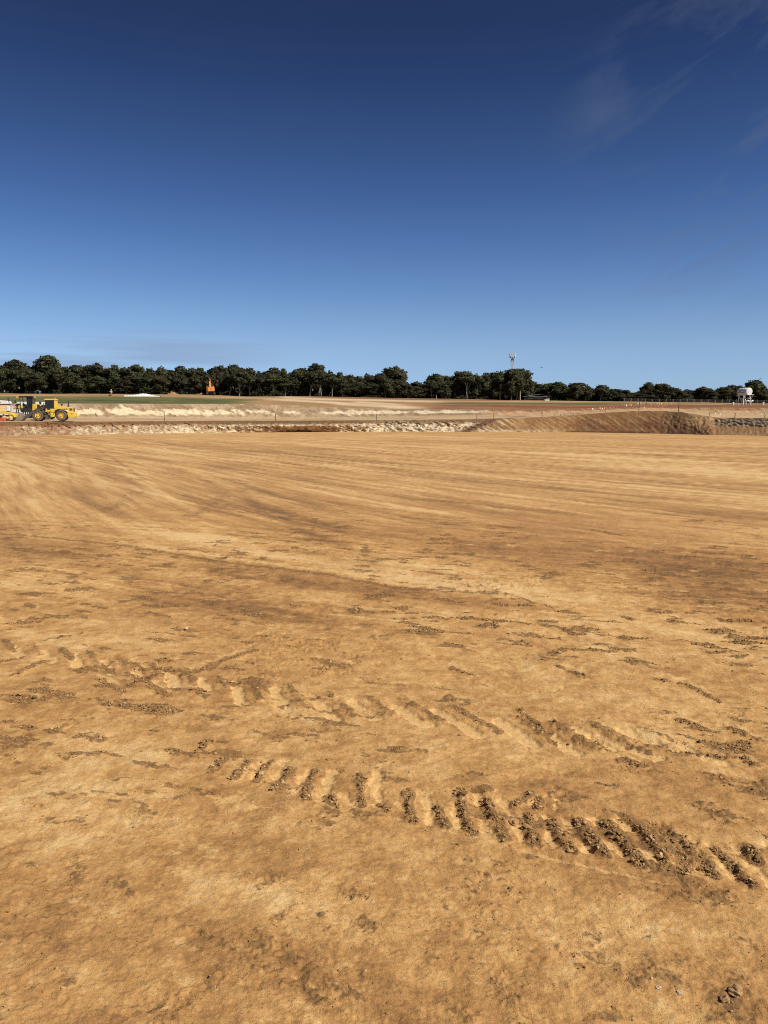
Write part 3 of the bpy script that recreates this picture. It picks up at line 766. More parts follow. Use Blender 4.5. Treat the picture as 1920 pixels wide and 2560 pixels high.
edge_r = np.exp(-((row - np.interp(cc, [700, 760, 960, 1100, 1250], [992.5, 993, 996.5, 999.5, 1001])) / 1.6) ** 2) * sstep(690, 780, cc)
C_ = mixc(C_, np.array((0.21, 0.095, 0.048)), edge_r * np.interp(cc, [700, 960, 1200, 1400, 1450], [0.5, 0.95, 0.9, 0.4, 0]))
# right: red cutting below a strip of grass
rgt = sstep(1040, 1150, cc + 4 * (row - 1010))
redc = mixc(np.array((0.205, 0.092, 0.045)), np.array((0.30, 0.155, 0.078)), sstep(-0.2, 0.3, g2 + 0.4 * g1))
redc = mixc(redc, np.array((0.43, 0.30, 0.17)), sstep(0.15, 0.4, g2 - 0.1 * g1) * sstep(1650, 1750, cc) * 0.9)
C_ = mixc(C_, redc, rgt * sstep(1009, 1013, row - np.interp(cc, [1100, 1440, 1700, 1920], [-1, 0, 0, 0.5])))
gstrip = np.exp(-((row - np.interp(cc, [1060, 1200, 1440, 1700, 1920], [1008.5, 1008, 1009, 1008.5, 1010])) / np.interp(cc, [1060, 1200, 1440, 1700, 1920], [1.5, 2.3, 3.2, 2.0, 1.5])) ** 4)
C_ = mixc(C_, np.array((0.12, 0.125, 0.045)), gstrip * sstep(1050, 1120, cc) * np.interp(cc, [1100, 1500, 1560, 1650, 1800], [1, 1, 0.8, 0.5, 0.3]))
C_ = mixc(C_, np.array((0.44, 0.28, 0.15)), sstep(1000, 1150, cc) * (1 - sstep(1420, 1500, cc)) * np.exp(-((row - np.interp(cc, [1000, 1300, 1440], [1002, 1004, 1005])) / 1.8) ** 2) * 0.9)
off = np.zeros(D_.shape + (3,)); off[0] = UB_off
off[1:5] += UB_off[None] * np.array((0.8, 0.55, 0.3, 0.12))[:, None, None]
off[..., 2] += 0.12 * g1 * sstep(5.0, 5.15, t)
fld = terrain('field', D_, Z_, C_, off)
# ground under and beyond the trees, running on to the horizon
D_, Z_, T_ = build_rows([(7, 8, 6, False), (8, 9, 6, False), (9, 10, 8, True)])
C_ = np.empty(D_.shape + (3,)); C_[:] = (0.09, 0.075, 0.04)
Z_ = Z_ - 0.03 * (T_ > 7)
terrain('woodland_floor', D_, Z_, C_)
# ------------------------------------------------------------------ trees
def leaf_material(name, dark, light):
    M = NT(name)
    a = M.n('ShaderNodeAttribute', attribute_name='leaf').outputs['Fac']
    oi = M.n('ShaderNodeObjectInfo').outputs['Random']
    f = M.math('ADD', M.math('MULTIPLY', a, 0.72), M.math('MULTIPLY', oi, 0.40))
    c = M.ramp(f, [(0.05, dark), (0.95, light)])
    M.set(Base_Color=c, Roughness=0.6)
    M.b.inputs['Specular IOR Level'].default_value = 0.25
    tr = M.n('ShaderNodeBsdfTranslucent'); M.l(c, tr.inputs[0])
    mx = M.n('ShaderNodeMixShader'); mx.inputs[0].default_value = 0.38; M.l(M.b.outputs[0], mx.inputs[1]); M.l(tr.outputs[0], mx.inputs[2])
    M.l(mx.outputs[0], M.t.nodes['Material Output'].inputs['Surface'])
    return M.m
LEAF = [leaf_material('gum_leaves', (0.050, 0.050, 0.024), (0.120, 0.117, 0.053)),
        leaf_material('wattle_leaves', (0.050, 0.057, 0.024), (0.118, 0.130, 0.053)),
        leaf_material('brown_gum_leaves', (0.052, 0.046, 0.024), (0.122, 0.106, 0.053))]
def bark_material():
    M = NT('gum_bark')
    co = M.n('ShaderNodeTexCoord').outputs['Object']
    n = M.noise(2.2, 5, 0.6, co)
    M.set(Base_Color=M.ramp(n, [(0.3, (0.12, 0.095, 0.07)), (0.55, (0.36, 0.31, 0.24)), (0.75, (0.52, 0.47, 0.39))]), Roughness=0.85)
    return M.m
BARK = bark_material()

def tube(path, radii, n=6):
    """tapered tube through a list of points -> verts, quads"""
    path = [Vector(p) for p in path]; V = []; F = []
    for i, p in enumerate(path):
        d = (path[min(i + 1, len(path) - 1)] - path[max(i - 1, 0)]).normalized()
        a = d.orthogonal().normalized() if abs(d.z) < 0.99 else Vector((1, 0, 0)); a = (a - d * a.dot(d)).normalized(); b = d.cross(a)
        for k in range(n):
            t = 2 * math.pi * k / n
            V.append(p + (a * math.cos(t) + b * math.sin(t)) * radii[i])
    for i in range(len(path) - 1):
        for k in range(n):
            k2 = (k + 1) % n
            F.append((i * n + k, i * n + k2, (i + 1) * n + k2, (i + 1) * n + k))
    return V, F
def tree_meshes(name, seed, h, w, kind):
    """kind: gum (open, clumps on limbs), dome (dense to the ground), round (ball on a stem), tall (narrow)"""
    rg = np.random.RandomState(seed); rn = random.Random(seed)
    V, F = [], []
    def add(path, rad, n=6):
        v, f = tube(path, rad, n); o = len(V); V.extend(v); F.extend(tuple(i + o for i in q) for q in f)
    stem = {'gum': 0.42, 'dome': 0.25, 'round': 0.38, 'tall': 0.36}[kind]
    tr = h * 0.0145 + 0.04
    lean = Vector((rn.uniform(-.10, .10), rn.uniform(-.06, .06), 0)) * h
    fork = Vector((0, 0, h * stem)) + lean * 0.5
    add([(0, 0, -0.4), (0.02, 0, h * 0.03), fork * 0.55 + Vector((rn.uniform(-.2, .2), 0, 0)), fork], [tr * 1.5, tr * 1.15, tr * 0.95, tr * 0.8], 8)
    clumps = []
    nl = {'gum': rn.randint(7, 9), 'dome': 13, 'round': 8, 'tall': 8}[kind]
    for i in range(nl):
        a = 2.4 * i + rn.uniform(-.4, .4)
        if kind == 'gum':
            f = rn.uniform(0.35, 1.0) if i > 1 else 0.25
            zt = h * (rn.uniform(0.58, 0.86) if i > 1 else rn.uniform(0.86, 0.93)); rad = w * 0.5 * f * 0.72
            cr = (w * rn.uniform(0.17, 0.27), h * rn.uniform(0.08, 0.13))
        elif kind == 'dome':
            q = (i + 0.5) / nl; zt = h * (0.25 + 0.62 * q); rad = w * 0.5 * 0.72 * math.sqrt(max(0.02, 1 - q ** 2.2)) * rn.uniform(0.6, 1.0)
            cr = (w * rn.uniform(0.18, 0.25), h * rn.uniform(0.11, 0.15))
        elif kind == 'round':
            q = (i + 0.5) / nl; zt = h * (0.55 + 0.34 * q); rad = w * 0.5 * 0.55 * math.sqrt(max(0.03, 1 - (2 * q - 0.9) ** 2)) * rn.uniform(0.6, 1.0)
            cr = (w * rn.uniform(0.24, 0.30), h * rn.uniform(0.11, 0.15))
        else:
            q = (i + 0.5) / nl; zt = h * (0.42 + 0.50 * q); rad = w * 0.5 * 0.6 * (1 - 0.6 * q) * rn.uniform(0.5, 1.1)
            cr = (w * rn.uniform(0.22, 0.32), h * rn.uniform(0.07, 0.11))
        c = Vector((math.cos(a) * rad, math.sin(a) * rad, zt)) + lean * (zt / h)
        st = fork * rn.uniform(0.75, 1.0)
        md = st.lerp(c, 0.55) + Vector((0, 0, -0.04 * h))
        add([st, md, c], [tr * 0.5, tr * 0.33, tr * 0.14], 5)
        clumps.append((c, cr))
        if rn.random() < 0.8:
            c2 = c + Vector((rn.uniform(-1, 1) * cr[0] * 1.1, rn.uniform(-1, 1) * cr[0] * 1.1, rn.uniform(-0.9, 0.5) * cr[1]))
            add([md, c2], [tr * 0.25, tr * 0.1], 4); clumps.append((c2, (cr[0] * 0.75, cr[1] * 0.75)))
    tme = bpy.data.meshes.new(name + '_trunk'); tme.from_pydata([tuple(v) for v in V], [], F); tme.materials.append(BARK)
    for p in tme.polygons: p.use_smooth = True
    # leaves: small drooping quads over each clump's shell and through its volume
    C, TN, ON = [], [], []
    for c, (rw, rh) in clumps:
        m = int(190 + 95 * rw * rh)
        d = rg.normal(size=(m, 3)); d /= np.linalg.norm(d, axis=1)[:, None]
        rr_ = rg.uniform(0.25, 1.0, m) ** 0.55
        lump = 1 + 0.30 * np.sin(d[:, 0] * 5 + seed) * np.cos(d[:, 1] * 6 + c.x) + 0.22 * np.sin(d[:, 2] * 9 + c.y)
        p = d * (rr_ * lump)[:, None] * np.array((rw, rw, rh)) + np.array(c)
        ON.append(d * np.array((1, 1, rw / max(rh, .1)))); C.append(p); TN.append(np.clip(rg.normal(0.5, 0.22, m) + rg.normal(0, 0.12), 0, 1))
    C = np.concatenate(C); TN = np.concatenate(TN); m = len(C)
    u = rg.normal(size=(m, 3)); u[:, 2] -= 0.7; u /= np.linalg.norm(u, axis=1)[:, None]
    v = np.cross(u, rg.normal(size=(m, 3))); v /= np.linalg.norm(v, axis=1)[:, None]
    s = rg.uniform(0.20, 0.42, m)[:, None]
    P = np.stack([C - u * s - v * s * .25, C - u * s * .1 + v * s * .6, C + u * s + v * s * .2, C + u * s * .1 - v * s * .6], 1).reshape(-1, 3)
    ON = np.concatenate(ON); ON = ON / np.linalg.norm(ON, axis=1)[:, None] + rg.normal(0, 0.38, (m, 3)) + np.array((0, 0, 0.25)); ON /= np.linalg.norm(ON, axis=1)[:, None]
    P4 = P.reshape(m, 4, 3); ng = np.cross(P4[:, 1] - P4[:, 0], P4[:, 2] - P4[:, 0]); fl_ = (ng * ON).sum(1) < 0
    P4[fl_] = P4[fl_][:, ::-1]; P = P4.reshape(-1, 3)
    cme = quad_mesh(name + '_crown', P, np.arange(4 * m).reshape(-1, 4), True)
    cme.normals_split_custom_set_from_vertices(np.repeat(ON, 4, axis=0).tolist())
    vattr(cme, 'leaf', np.repeat(TN, 4))
    return tme, cme
VAR = {}
for kind, n in (('gum', 7), ('dome', 5), ('round', 2), ('tall', 3)):
    VAR[kind] = [tree_meshes('%s_tree' % kind, 300 + 17 * i + len(kind), 10.0, {'gum': 6.5, 'dome': 7.0, 'round': 6.0, 'tall': 4.0}[kind], kind) for i in range(n)]
NATW = {'gum': 6.9, 'dome': 7.2, 'round': 5.6, 'tall': 4.0}
tree_n = 0
def tree(px, top, D, wpx, kind, label, group=None, leaf=None, name='gum_tree', var=None):
    """a tree standing at photo column px whose top reaches photo row top"""
    global tree_n
    tree_n += 1
    rn = random.Random(tree_n * 7 + 1)
    p = place(px, D, -0.05)
    h = z_of(top, D) - p.z
    tme, cme = VAR[kind][(tree_n if var is None else var) % len(VAR[kind])]
    e = bpy.data.objects.new(name, None); COL.objects.link(e)
    e.location = p; e.rotation_euler = (0, 0, rn.uniform(0, 6.283))
    top_n = max(v.co.z for v in cme.vertices) if cme.name not in TOPN else TOPN[cme.name]
    TOPN[cme.name] = top_n
    sw = wpx * 1.12 / FPX * D / NATW[kind]
    e.scale = (sw, sw, h / top_n)
    t = link('trunk', tme, None, e); c = link('crown', cme, None, e)
    if not cme.materials: cme.materials.append(LEAF[0])
    c.material_slots[0].link = 'OBJECT'; c.material_slots[0].material = LEAF[leaf if leaf is not None else rn.choice((0, 0, 1, 2))]
    tag(e, label, 'tree', group)
    return e
TOPN = {}
# skyline of the belt: photo column, photo row of the top, crown width in pixels, kind
SKY = [(-30,914,60,'gum'), (12,912,50,'gum'), (52,898,62,'gum'), (84,912,44,'dome'), (108,889,40,'tall'), (131,886,46,'gum'), (160,915,40,'gum'), (196,911,46,'gum'), (222,910,34,'dome'), (240,906,42,'gum'),
       (264,919,36,'gum'), (287,910,34,'gum'), (312,919,38,'dome'), (341,910,44,'gum'), (374,917,46,'dome'), (410,914,46,'dome'), (447,912,48,'dome'), (480,918,40,'gum'), (505,918,34,'gum'), (534,914,32,'tall'), (552,912,34,'gum'),
       (583,910,36,'gum'), (605,917,32,'gum'), (629,918,42,'dome'), (655,925,34,'dome'), (682,917,46,'gum'), (713,919,36,'dome'), (748,918,40,'gum'), (779,907,30,'tall'), (797,910,32,'gum'), (822,925,42,'dome'), (848,928,34,'dome'),
       (873,935,44,'dome'), (903,939,40,'dome'), (928,932,40,'dome'), (950,932,32,'gum'), (986,913,46,'round'), (1006,950,44,'dome'), (1026,960,34,'dome'), (1044,953,30,'tall'), (1066,958,34,'dome'), (1091,932,44,'gum'), (1117,937,42,'dome'),
       (1150,927,34,'gum'), (1168,926,34,'gum'), (1192,932,44,'dome'), (1222,930,44,'dome'), (1250,926,44,'dome'), (1278,920,52,'dome'), (1300,920,46,'gum'), (1318,940,34,'dome'), (1345,958,44,'dome'), (1372,957,42,'gum'), (1402,953,46,'dome'),
       (1436,956,50,'gum'), (1462,962,36,'dome'), (1500,961,46,'dome'), (1528,971,40,'dome'), (1556,974,38,'dome'), (1584,980,34,'dome'), (1604,973,34,'dome'), (1626,954,44,'dome'), (1650,957,44,'dome'), (1690,969,40,'dome'), (1722,972,40,'dome'),
       (1752,966,36,'gum'), (1776,970,36,'dome'), (1802,966,36,'dome'), (1820,961,40,'dome'), (1840,967,22,'round'), (1862,976,40,'dome'), (1888,946,34,'round'), (1912,974,30,'dome'), (1938,970,44,'dome'), (1975,966,50,'dome'), (2015,970,50,'gum')]
LM = [(-60, 'the left edge'), (76, 'the black machine cab'), (127, 'the yellow loader cab'), (278, 'the person in the field'), (350, 'the white sheeting'), (432, 'the small earth mound'), (527, 'the orange excavator'),
      (986, 'the lone ball-shaped tree'), (1279, 'the phone mast'), (1340, 'the low shed'), (1475, 'the shallow skyline dip'), (1580, 'the deepest skyline dip'), (1660, 'the spoil heap picket'), (1860, 'the white tank')]
ORD = ['first', 'second', 'third', 'fourth', 'fifth', 'sixth', 'seventh', 'eighth', 'ninth', 'tenth', 'eleventh', 'twelfth', 'thirteenth', 'fourteenth', 'fifteenth', 'sixteenth', 'seventeenth', 'eighteenth', 'nineteenth', 'twentieth']
LOOK = {'gum': 'open-crowned gum', 'dome': 'dense bushy tree', 'round': 'ball-crowned tree', 'tall': 'narrow upright gum'}
cnt = {}
rt = random.Random(4)
for (px, top, w, kind) in SKY:
    lm = [l for l in LM if l[0] <= px][-1]
    k = cnt.get(lm[1], 0); cnt[lm[1]] = k + 1
    lab = '%s, %s skyline tree right of %s' % (LOOK[kind], ORD[k], lm[1])
    if px == 986: lab = 'lone ball-shaped tree crown rising above the middle of the tree line'
    if px == 1888: lab = 'tall ball-crowned tree just right of the white tank'
    if px == 131: lab = 'tallest gum in the tree line, above the yellow loader cab'
    if px == 1278: lab = 'large dense tree directly below the phone mast'
    D = 276 + rt.uniform(0, 14) + (14 if px > 1300 else 0)
    tree(px, top, D, w * 1.12, kind, lab, 'trees along the skyline')
# lower trees in front, whose pale trunks show against the shade
fx = -40; i = 0
FRONT = []
while fx < 1980:
    FRONT.append(fx); fx += rt.uniform(24, 36)
SK = np.array([(a, b) for a, b, _, _ in SKY], float)
def sector(px):
    return [l for l in LM if l[0] <= px][-1][1]
cnt2 = {}
for px in FRONT:
    if 1300 < px < 1380: continue
    tp = float(np.interp(px, SK[:, 0], SK[:, 1])); b0 = float(L7(px, 1))
    top = b0 - (b0 - tp) * rt.uniform(0.60, 0.90)
    kind = 'gum' if rt.random() < (0.62 if px < 900 else 0.3) else 'dome'
    s = sector(px); k = cnt2.get(s, 0); cnt2[s] = k + 1
    w = rt.uniform(38, 56) * (1.0 if px < 1000 else 0.85)
    tree(px, top, 266 + rt.uniform(0, 6) + np.interp(px, [960, 1100, 1300], [0, 8, 24]), w, kind,
         'low %s, %s of the front row right of %s' % ({'gum': 'pale-trunked gum', 'dome': 'bushy tree'}[kind], ORD[k], s), 'front row of lower trees')
# a back row closes the belt
for j, px in enumerate(np.arange(-60, 2020, 30)):
    tp = float(np.interp(px, SK[:, 0], SK[:, 1])); b0 = float(L7(px, 1))
    top = b0 - (b0 - tp - 3) * rt.uniform(0.78, 0.95)
    tree(float(px) + rt.uniform(-6, 6), top, 300 + rt.uniform(0, 12) + (12 if px > 1300 else 0), rt.uniform(46, 60), 'dome', 'dark half-hidden tree at the back of the belt, right of %s' % sector(px), 'trees at the back of the belt')
# shrubs in the shaded understory
def shrub_mesh(seed):
    rg = np.random.RandomState(seed); m = 420
    d = rg.normal(size=(m, 3)); d /= np.linalg.norm(d, axis=1)[:, None]; d[:, 2] = np.abs(d[:, 2])
    C = d * (rg.uniform(0.2, 1, m) ** 0.5 * (1 + 0.25 * np.sin(d[:, 0] * 6 + seed)))[:, None] * np.array((1.9, 1.6, 2.3))
    u = rg.normal(size=(m, 3)); u /= np.linalg.norm(u, axis=1)[:, None]; v = np.cross(u, rg.normal(size=(m, 3))); v /= np.linalg.norm(v, axis=1)[:, None]
    s = rg.uniform(0.22, 0.42, m)[:, None]
    P = np.stack([C - u * s, C + v * s * .55, C + u * s, C - v * s * .55], 1).reshape(-1, 3)
    me = quad_mesh('shrub', P, np.arange(4 * m).reshape(-1, 4)); vattr(me, 'leaf', np.repeat(np.clip(rg.normal(0.42, 0.2, m), 0, 1), 4)); me.materials.append(LEAF[0])
    v_, f_ = tube([(0, 0, -0.3), (0.1, 0, 0.7), (0.3, 0.1, 1.4)], [0.09, 0.06, 0.03], 5)
    sm = bpy.data.meshes.new('shrub_stem'); sm.from_pydata([tuple(q) for q in v_], [], f_); sm.materials.append(BARK)
    return me, sm
SH = [shrub_mesh(900 + i) for i in range(5)]
SHP = [(float(q), 0) for q in np.arange(-50, 2010, 21)] + [(float(q), 1) for q in np.arange(-60, 2030, 24)]
for j, (px, back) in enumerate(SHP):
    px = px + rt.uniform(-7, 7)
    if 1296 < px < 1384 and not back: continue
    e = bpy.data.objects.new('shrub', None); COL.objects.link(e)
    e.location = place(px, 272 + 44 * back + rt.uniform(0, 10) + float(np.interp(px, [960, 1100, 1300], [0, 10, 26])), -0.05)
    sc = rt.uniform(0.75, 1.25) * (1 + 0.5 * back); e.scale = (sc * 1.25, sc * 1.25, sc); e.rotation_euler = (0, 0, rt.uniform(0, 6.28))
    a, b = SH[j % 5]; link('foliage', a, None, e); link('stem', b, None, e)
    tag(e, 'dark shrub at the foot of the tree belt, right of %s' % sector(px), 'shrub', 'shrubs under the trees')
# ------------------------------------------------------------------ machines
def paint(name, col, rough=0.45, dust=0.35, metal=0.0, dustcol=(0.42, 0.29, 0.16)):
    M = NT(name)
    co = M.n('ShaderNodeTexCoord').outputs['Object']
    n = M.noise(1.8, 6, 0.65, co); n2 = M.noise(14, 3, 0.6, co)
    f = M.ramp(M.math('ADD', M.math('MULTIPLY', n, 0.75), M.math('MULTIPLY', n2, 0.25)), [(0.42, (0, 0, 0)), (0.72, (1, 1, 1))])
    M.set(Base_Color=M.mix(M.math('MULTIPLY', f, dust), col, dustcol), Roughness=rough, Metallic=metal)
    return M.m
YEL = paint('machine_yellow', (0.84, 0.56, 0.06), 0.42, 0.18)
YELD = paint('rim_yellow', (0.82, 0.54, 0.07), 0.5, 0.3)
BLK = paint('machine_black', (0.018, 0.018, 0.019), 0.5, 0.18)
DGR = paint('dark_grey_steel', (0.07, 0.068, 0.063), 0.55, 0.35)
STEEL = paint('worn_bucket_steel', (0.22, 0.19, 0.15), 0.5, 0.6)
RUB = paint('tyre_rubber', (0.075, 0.066, 0.052), 0.9, 0.55)
WHT = paint('white_paint', (0.80, 0.79, 0.76), 0.4, 0.08)
CREAMP = paint('cream_yellow_paint', (0.82, 0.66, 0.34), 0.45, 0.2)
ORG = paint('excavator_orange', (0.80, 0.27, 0.05), 0.45, 0.2)
REDP = paint('red_plastic', (0.62, 0.09, 0.035), 0.5, 0.2)
AMB = paint('amber_lens', (0.75, 0.42, 0.06), 0.25, 0.05)
GALV = paint('galvanised_steel', (0.50, 0.51, 0.51), 0.45, 0.15)
def glass(name, col=(0.02, 0.025, 0.028)):
    M = NT(name); M.set(Base_Color=col, Roughness=0.08); M.b.inputs['Specular IOR Level'].default_value = 0.3
    return M.m
GLASS = glass('dark_cab_glass')

class MB:
    def __init__(self): self.v = []; self.f = []
    def add(self, v, f):
        o = len(self.v); self.v.extend(Vector(q) for q in v); self.f.extend(tuple(i + o for i in q) for q in f); return self
    def box(self, c, s, rot=None):
        x, y, z = (q / 2 for q in s)
        pts = [Vector((a * x, b * y, d * z)) for a, b, d in ((-1,-1,-1),(1,-1,-1),(1,1,-1),(-1,1,-1),(-1,-1,1),(1,-1,1),(1,1,1),(-1,1,1))]
        if rot is not None: pts = [rot @ q for q in pts]
        return self.add([q + Vector(c) for q in pts], [(0,3,2,1),(4,5,6,7),(0,1,5,4),(1,2,6,5),(2,3,7,6),(3,0,4,7)])
    def span(self, x0, x1, y0, y1, z0, z1): return self.box(((x0 + x1) / 2, (y0 + y1) / 2, (z0 + z1) / 2), (x1 - x0, y1 - y0, z1 - z0))
    def prism(self, pts, y0, y1):
        """side profile (x, z), extruded across from y0 to y1"""
        if sum(a[0] * b[1] - b[0] * a[1] for a, b in zip(pts, pts[1:] + pts[:1])) < 0: pts = pts[::-1]
        n = len(pts); v = [(x, y0, z) for x, z in pts] + [(x, y1, z) for x, z in pts]
        f = [tuple(range(n)), tuple(range(2 * n - 1, n - 1, -1))] + [(k, k + n, (k + 1) % n + n, (k + 1) % n) for k in range(n)]
        return self.add(v, f)
    def bar(self, a, b, w, d=None):
        a, b = Vector(a), Vector(b); L_ = (b - a).length
        return self.box((a + b) / 2, (w, d or w, L_), (b - a).to_track_quat('Z', 'Y').to_matrix())
    def cyl(self, a, b, r0, r1=None, n=20, cap=True):
        a, b = Vector(a), Vector(b); r1 = r0 if r1 is None else r1
        q = (b - a).to_track_quat('Z', 'Y').to_matrix(); v = []
        for p, r_ in ((a, r0), (b, r1)):
            v += [p + q @ Vector((r_ * math.cos(2 * math.pi * k / n), r_ * math.sin(2 * math.pi * k / n), 0)) for k in range(n)]
        f = [(k, (k + 1) % n, (k + 1) % n + n, k + n) for k in range(n)]
        if cap: f += [tuple(range(n - 1, -1, -1)), tuple(range(n, 2 * n))]
        return self.add(v, f)
    def lathe(self, c, prof, n=28):
        """profile (r, y) turned about an axis along y through c"""
        v = [(c[0] + r * math.cos(2 * math.pi * k / n), c[1] + y, c[2] + r * math.sin(2 * math.pi * k / n)) for r, y in prof for k in range(n)]
        f = [(i * n + k, i * n + (k + 1) % n, (i + 1) * n + (k + 1) % n, (i + 1) * n + k) for i in range(len(prof) - 1) for k in range(n)]
        return self.add(v, f)
    def build(self, name, mat, parent=None, bevel=0.0, label=None, smooth=False):
        me = bpy.data.meshes.new(name); me.from_pydata([tuple(q) for q in self.v], [], self.f)
        bm = bmesh.new(); bm.from_mesh(me); bmesh.ops.recalc_face_normals(bm, faces=bm.faces)
        if bevel: bmesh.ops.bevel(bm, geom=[e for e in bm.edges if len(e.link_faces) == 2 and e.calc_face_angle(0) > 0.5], offset=bevel, segments=2, affect='EDGES', profile=0.6, clamp_overlap=True)
        bm.to_mesh(me); bm.free()
        if smooth:
            for p in me.polygons: p.use_smooth = True
        me.materials.append(mat)
        o = link(name, me, None, parent)
        if label: o['label'] = label
        return o
def thing(name, loc, rz, label, cat, group=None, scale=1.0):
    e = bpy.data.objects.new(name, None); COL.objects.link(e); e.location = loc; e.rotation_euler = (0, 0, rz); e.scale = (scale,) * 3
    return tag(e, label, cat, group)
def wheel(parent, x, y, r, w, rimr, rim_mat=YELD, out=-1, lugs=22, z=None):
    """tyre with lugs, dished rim and hub; out is the outward side in y"""
    z = r if z is None else z
    m = MB().lathe((x, y, z), [(rimr, -w / 2 * .85), (r * .82, -w / 2), (r * .95, -w / 2 * .86), (r * .97, 0), (r * .95, w / 2 * .86), (r * .82, w / 2), (rimr, w / 2 * .85), (rimr, -w / 2 * .85)])
    for k in range(lugs):
        t = 2 * math.pi * (k + 0.5) / lugs
        q = Matrix.Rotation(-t, 3, 'Y') @ Matrix.Rotation(R(28 if k % 2 else -28), 3, 'X')
        m.box((x + math.cos(t) * r * .965, y + (w * .22 if k % 2 else -w * .22), z + math.sin(t) * r * .965), (r * .07, w * .52, r * .10), q)
    ty = m.build('tyre', RUB, None, smooth=False)
    root = bpy.data.objects.new('wheel', None); COL.objects.link(root); root.parent = parent
    ty.parent = root
    o_ = out * w / 2
    MB().lathe((x, y, z), [(rimr, o_ * .80), (rimr * .93, o_ * .90), (rimr * .86, o_ * .55), (rimr * .5, o_ * .42), (rimr * .46, o_ * .85), (rimr * .40, o_ * .95), (0.0, o_ * .95)]).build('rim', rim_mat, root, smooth=False)
    m = MB()
    for k in range(8):
        t = 2 * math.pi * k / 8
        m.cyl((x + math.cos(t) * rimr * .66, y + o_ * .45, z + math.sin(t) * rimr * .66), (x + math.cos(t) * rimr * .66, y + o_ * .60, z + math.sin(t) * rimr * .66), rimr * .05, n=6)
    m.build('wheel_bolts', DGR, root)['kind'] = 'stuff'
    return root

# ---- yellow wheel loader, bucket to the left
LD = 112.0
ld = thing('wheel_loader', place(98.5, LD, 0.02), R(15), 'yellow wheel loader with grey bucket, parked at the edge of the bench', 'loader', None, 0.94)
T = 2.12                                              # track width
for (x_, y_) in ((0, -T / 2), (0, T / 2), (3.22, -T / 2), (3.22, T / 2)):
    wheel(ld, x_, y_, 0.80, 0.62, 0.40, YELD, -1 if y_ < 0 else 1)
MB().prism([(1.75, 1.32), (1.62, 1.78), (2.42, 1.80), (2.60, 2.12), (3.2, 2.16), (4.45, 2.03), (4.72, 2.00), (4.86, 1.85), (4.90, 1.36), (4.55, 1.30), (4.20, 1.60), (3.9, 1.72), (2.75, 1.72), (2.45, 1.32)], -0.86, 0.86).build('engine_hood', YEL, ld, 0.05)
MB().prism([(2.0, 0.62), (2.0, 1.34), (4.5, 1.34), (4.5, 0.8), (4.2, 0.62)], -0.5, 0.5).build('rear_frame', YEL, ld, 0.03)
cw = MB().prism([(4.18, 0.55), (4.02, 1.12), (4.22, 1.38), (4.9, 1.34), (5.22, 1.22), (5.22, 0.62), (4.95, 0.50)], -1.20, 1.20).build('counterweight', YEL, ld, 0.07)
g = MB().span(4.84, 4.95, -0.62, 0.62, 1.40, 1.88).build('rear_grille', BLK, ld, 0.02)
m = MB()
for k in range(6): m.span(4.945, 4.965, -0.58, 0.58, 1.44 + 0.07 * k, 1.47 + 0.07 * k)
m.build('grille_slats', DGR, g)['kind'] = 'stuff'
MB().span(4.35, 4.78, -0.875, -0.862, 1.52, 1.86).build('side_vent', DGR, ld)
MB().span(4.55, 4.80, -1.215, -1.195, 0.98, 1.12).build('tail_light', REDP, cw)
MB().cyl((4.1, 0.15, 2.05), (4.1, 0.15, 2.50), 0.09).cyl((4.1, 0.15, 2.45), (4.18, 0.15, 2.95), 0.075).build('exhaust_stack', BLK, ld)
MB().cyl((3.25, -0.35, 2.10), (3.25, -0.35, 2.34), 0.07).cyl((3.25, -0.35, 2.30), (3.25, -0.35, 2.52), 0.17, 0.15).build('air_intake', BLK, ld)
# cab: pillars, glass, roof
cab = bpy.data.objects.new('cab', None); COL.objects.link(cab); cab.parent = ld
MB().prism([(0.98, 1.34), (1.10, 1.95), (1.22, 1.62), (1.80, 1.60), (2.10, 1.70), (2.5, 1.88), (2.52, 1.34)], -0.80, 0.80).build('cab_base', YEL, cab, 0.03)
MB().prism([(1.06, 1.80), (1.00, 2.30), (1.04, 3.06), (2.30, 3.06), (2.34, 1.95), (1.9, 1.70), (1.25, 1.68)], -0.74, 0.74).build('windows', GLASS, cab, 0.02)
MB().prism([(2.20, 1.86), (2.26, 3.06), (2.56, 3.06), (2.62, 1.95), (2.5, 1.80)], -0.78, 0.78).build('rear_pillar', YEL, cab, 0.03)
m = MB()
for y_ in (-0.755, 0.755):
    m.bar((1.02, y_, 2.25), (1.05, y_, 3.08), 0.07); m.bar((1.52, y_, 1.68), (1.50, y_, 3.08), 0.06)
m.build('pillars', BLK, cab)
MB().prism([(0.92, 3.05), (0.88, 3.16), (1.1, 3.25), (2.55, 3.25), (2.68, 3.16), (2.66, 3.05)], -0.84, 0.84).build('roof', YEL, cab, 0.04)
MB().cyl((2.3, 0.2, 3.25), (2.3, 0.2, 3.40), 0.07).build('beacon', AMB, cab)
m = MB()
for y_ in (-1.12, 1.12): m.bar((1.05, y_ * .7, 2.6), (0.85, y_, 2.55), 0.03); m.box((0.83, y_, 2.48), (0.06, 0.22, 0.34))
m.build('mirror', BLK, cab)
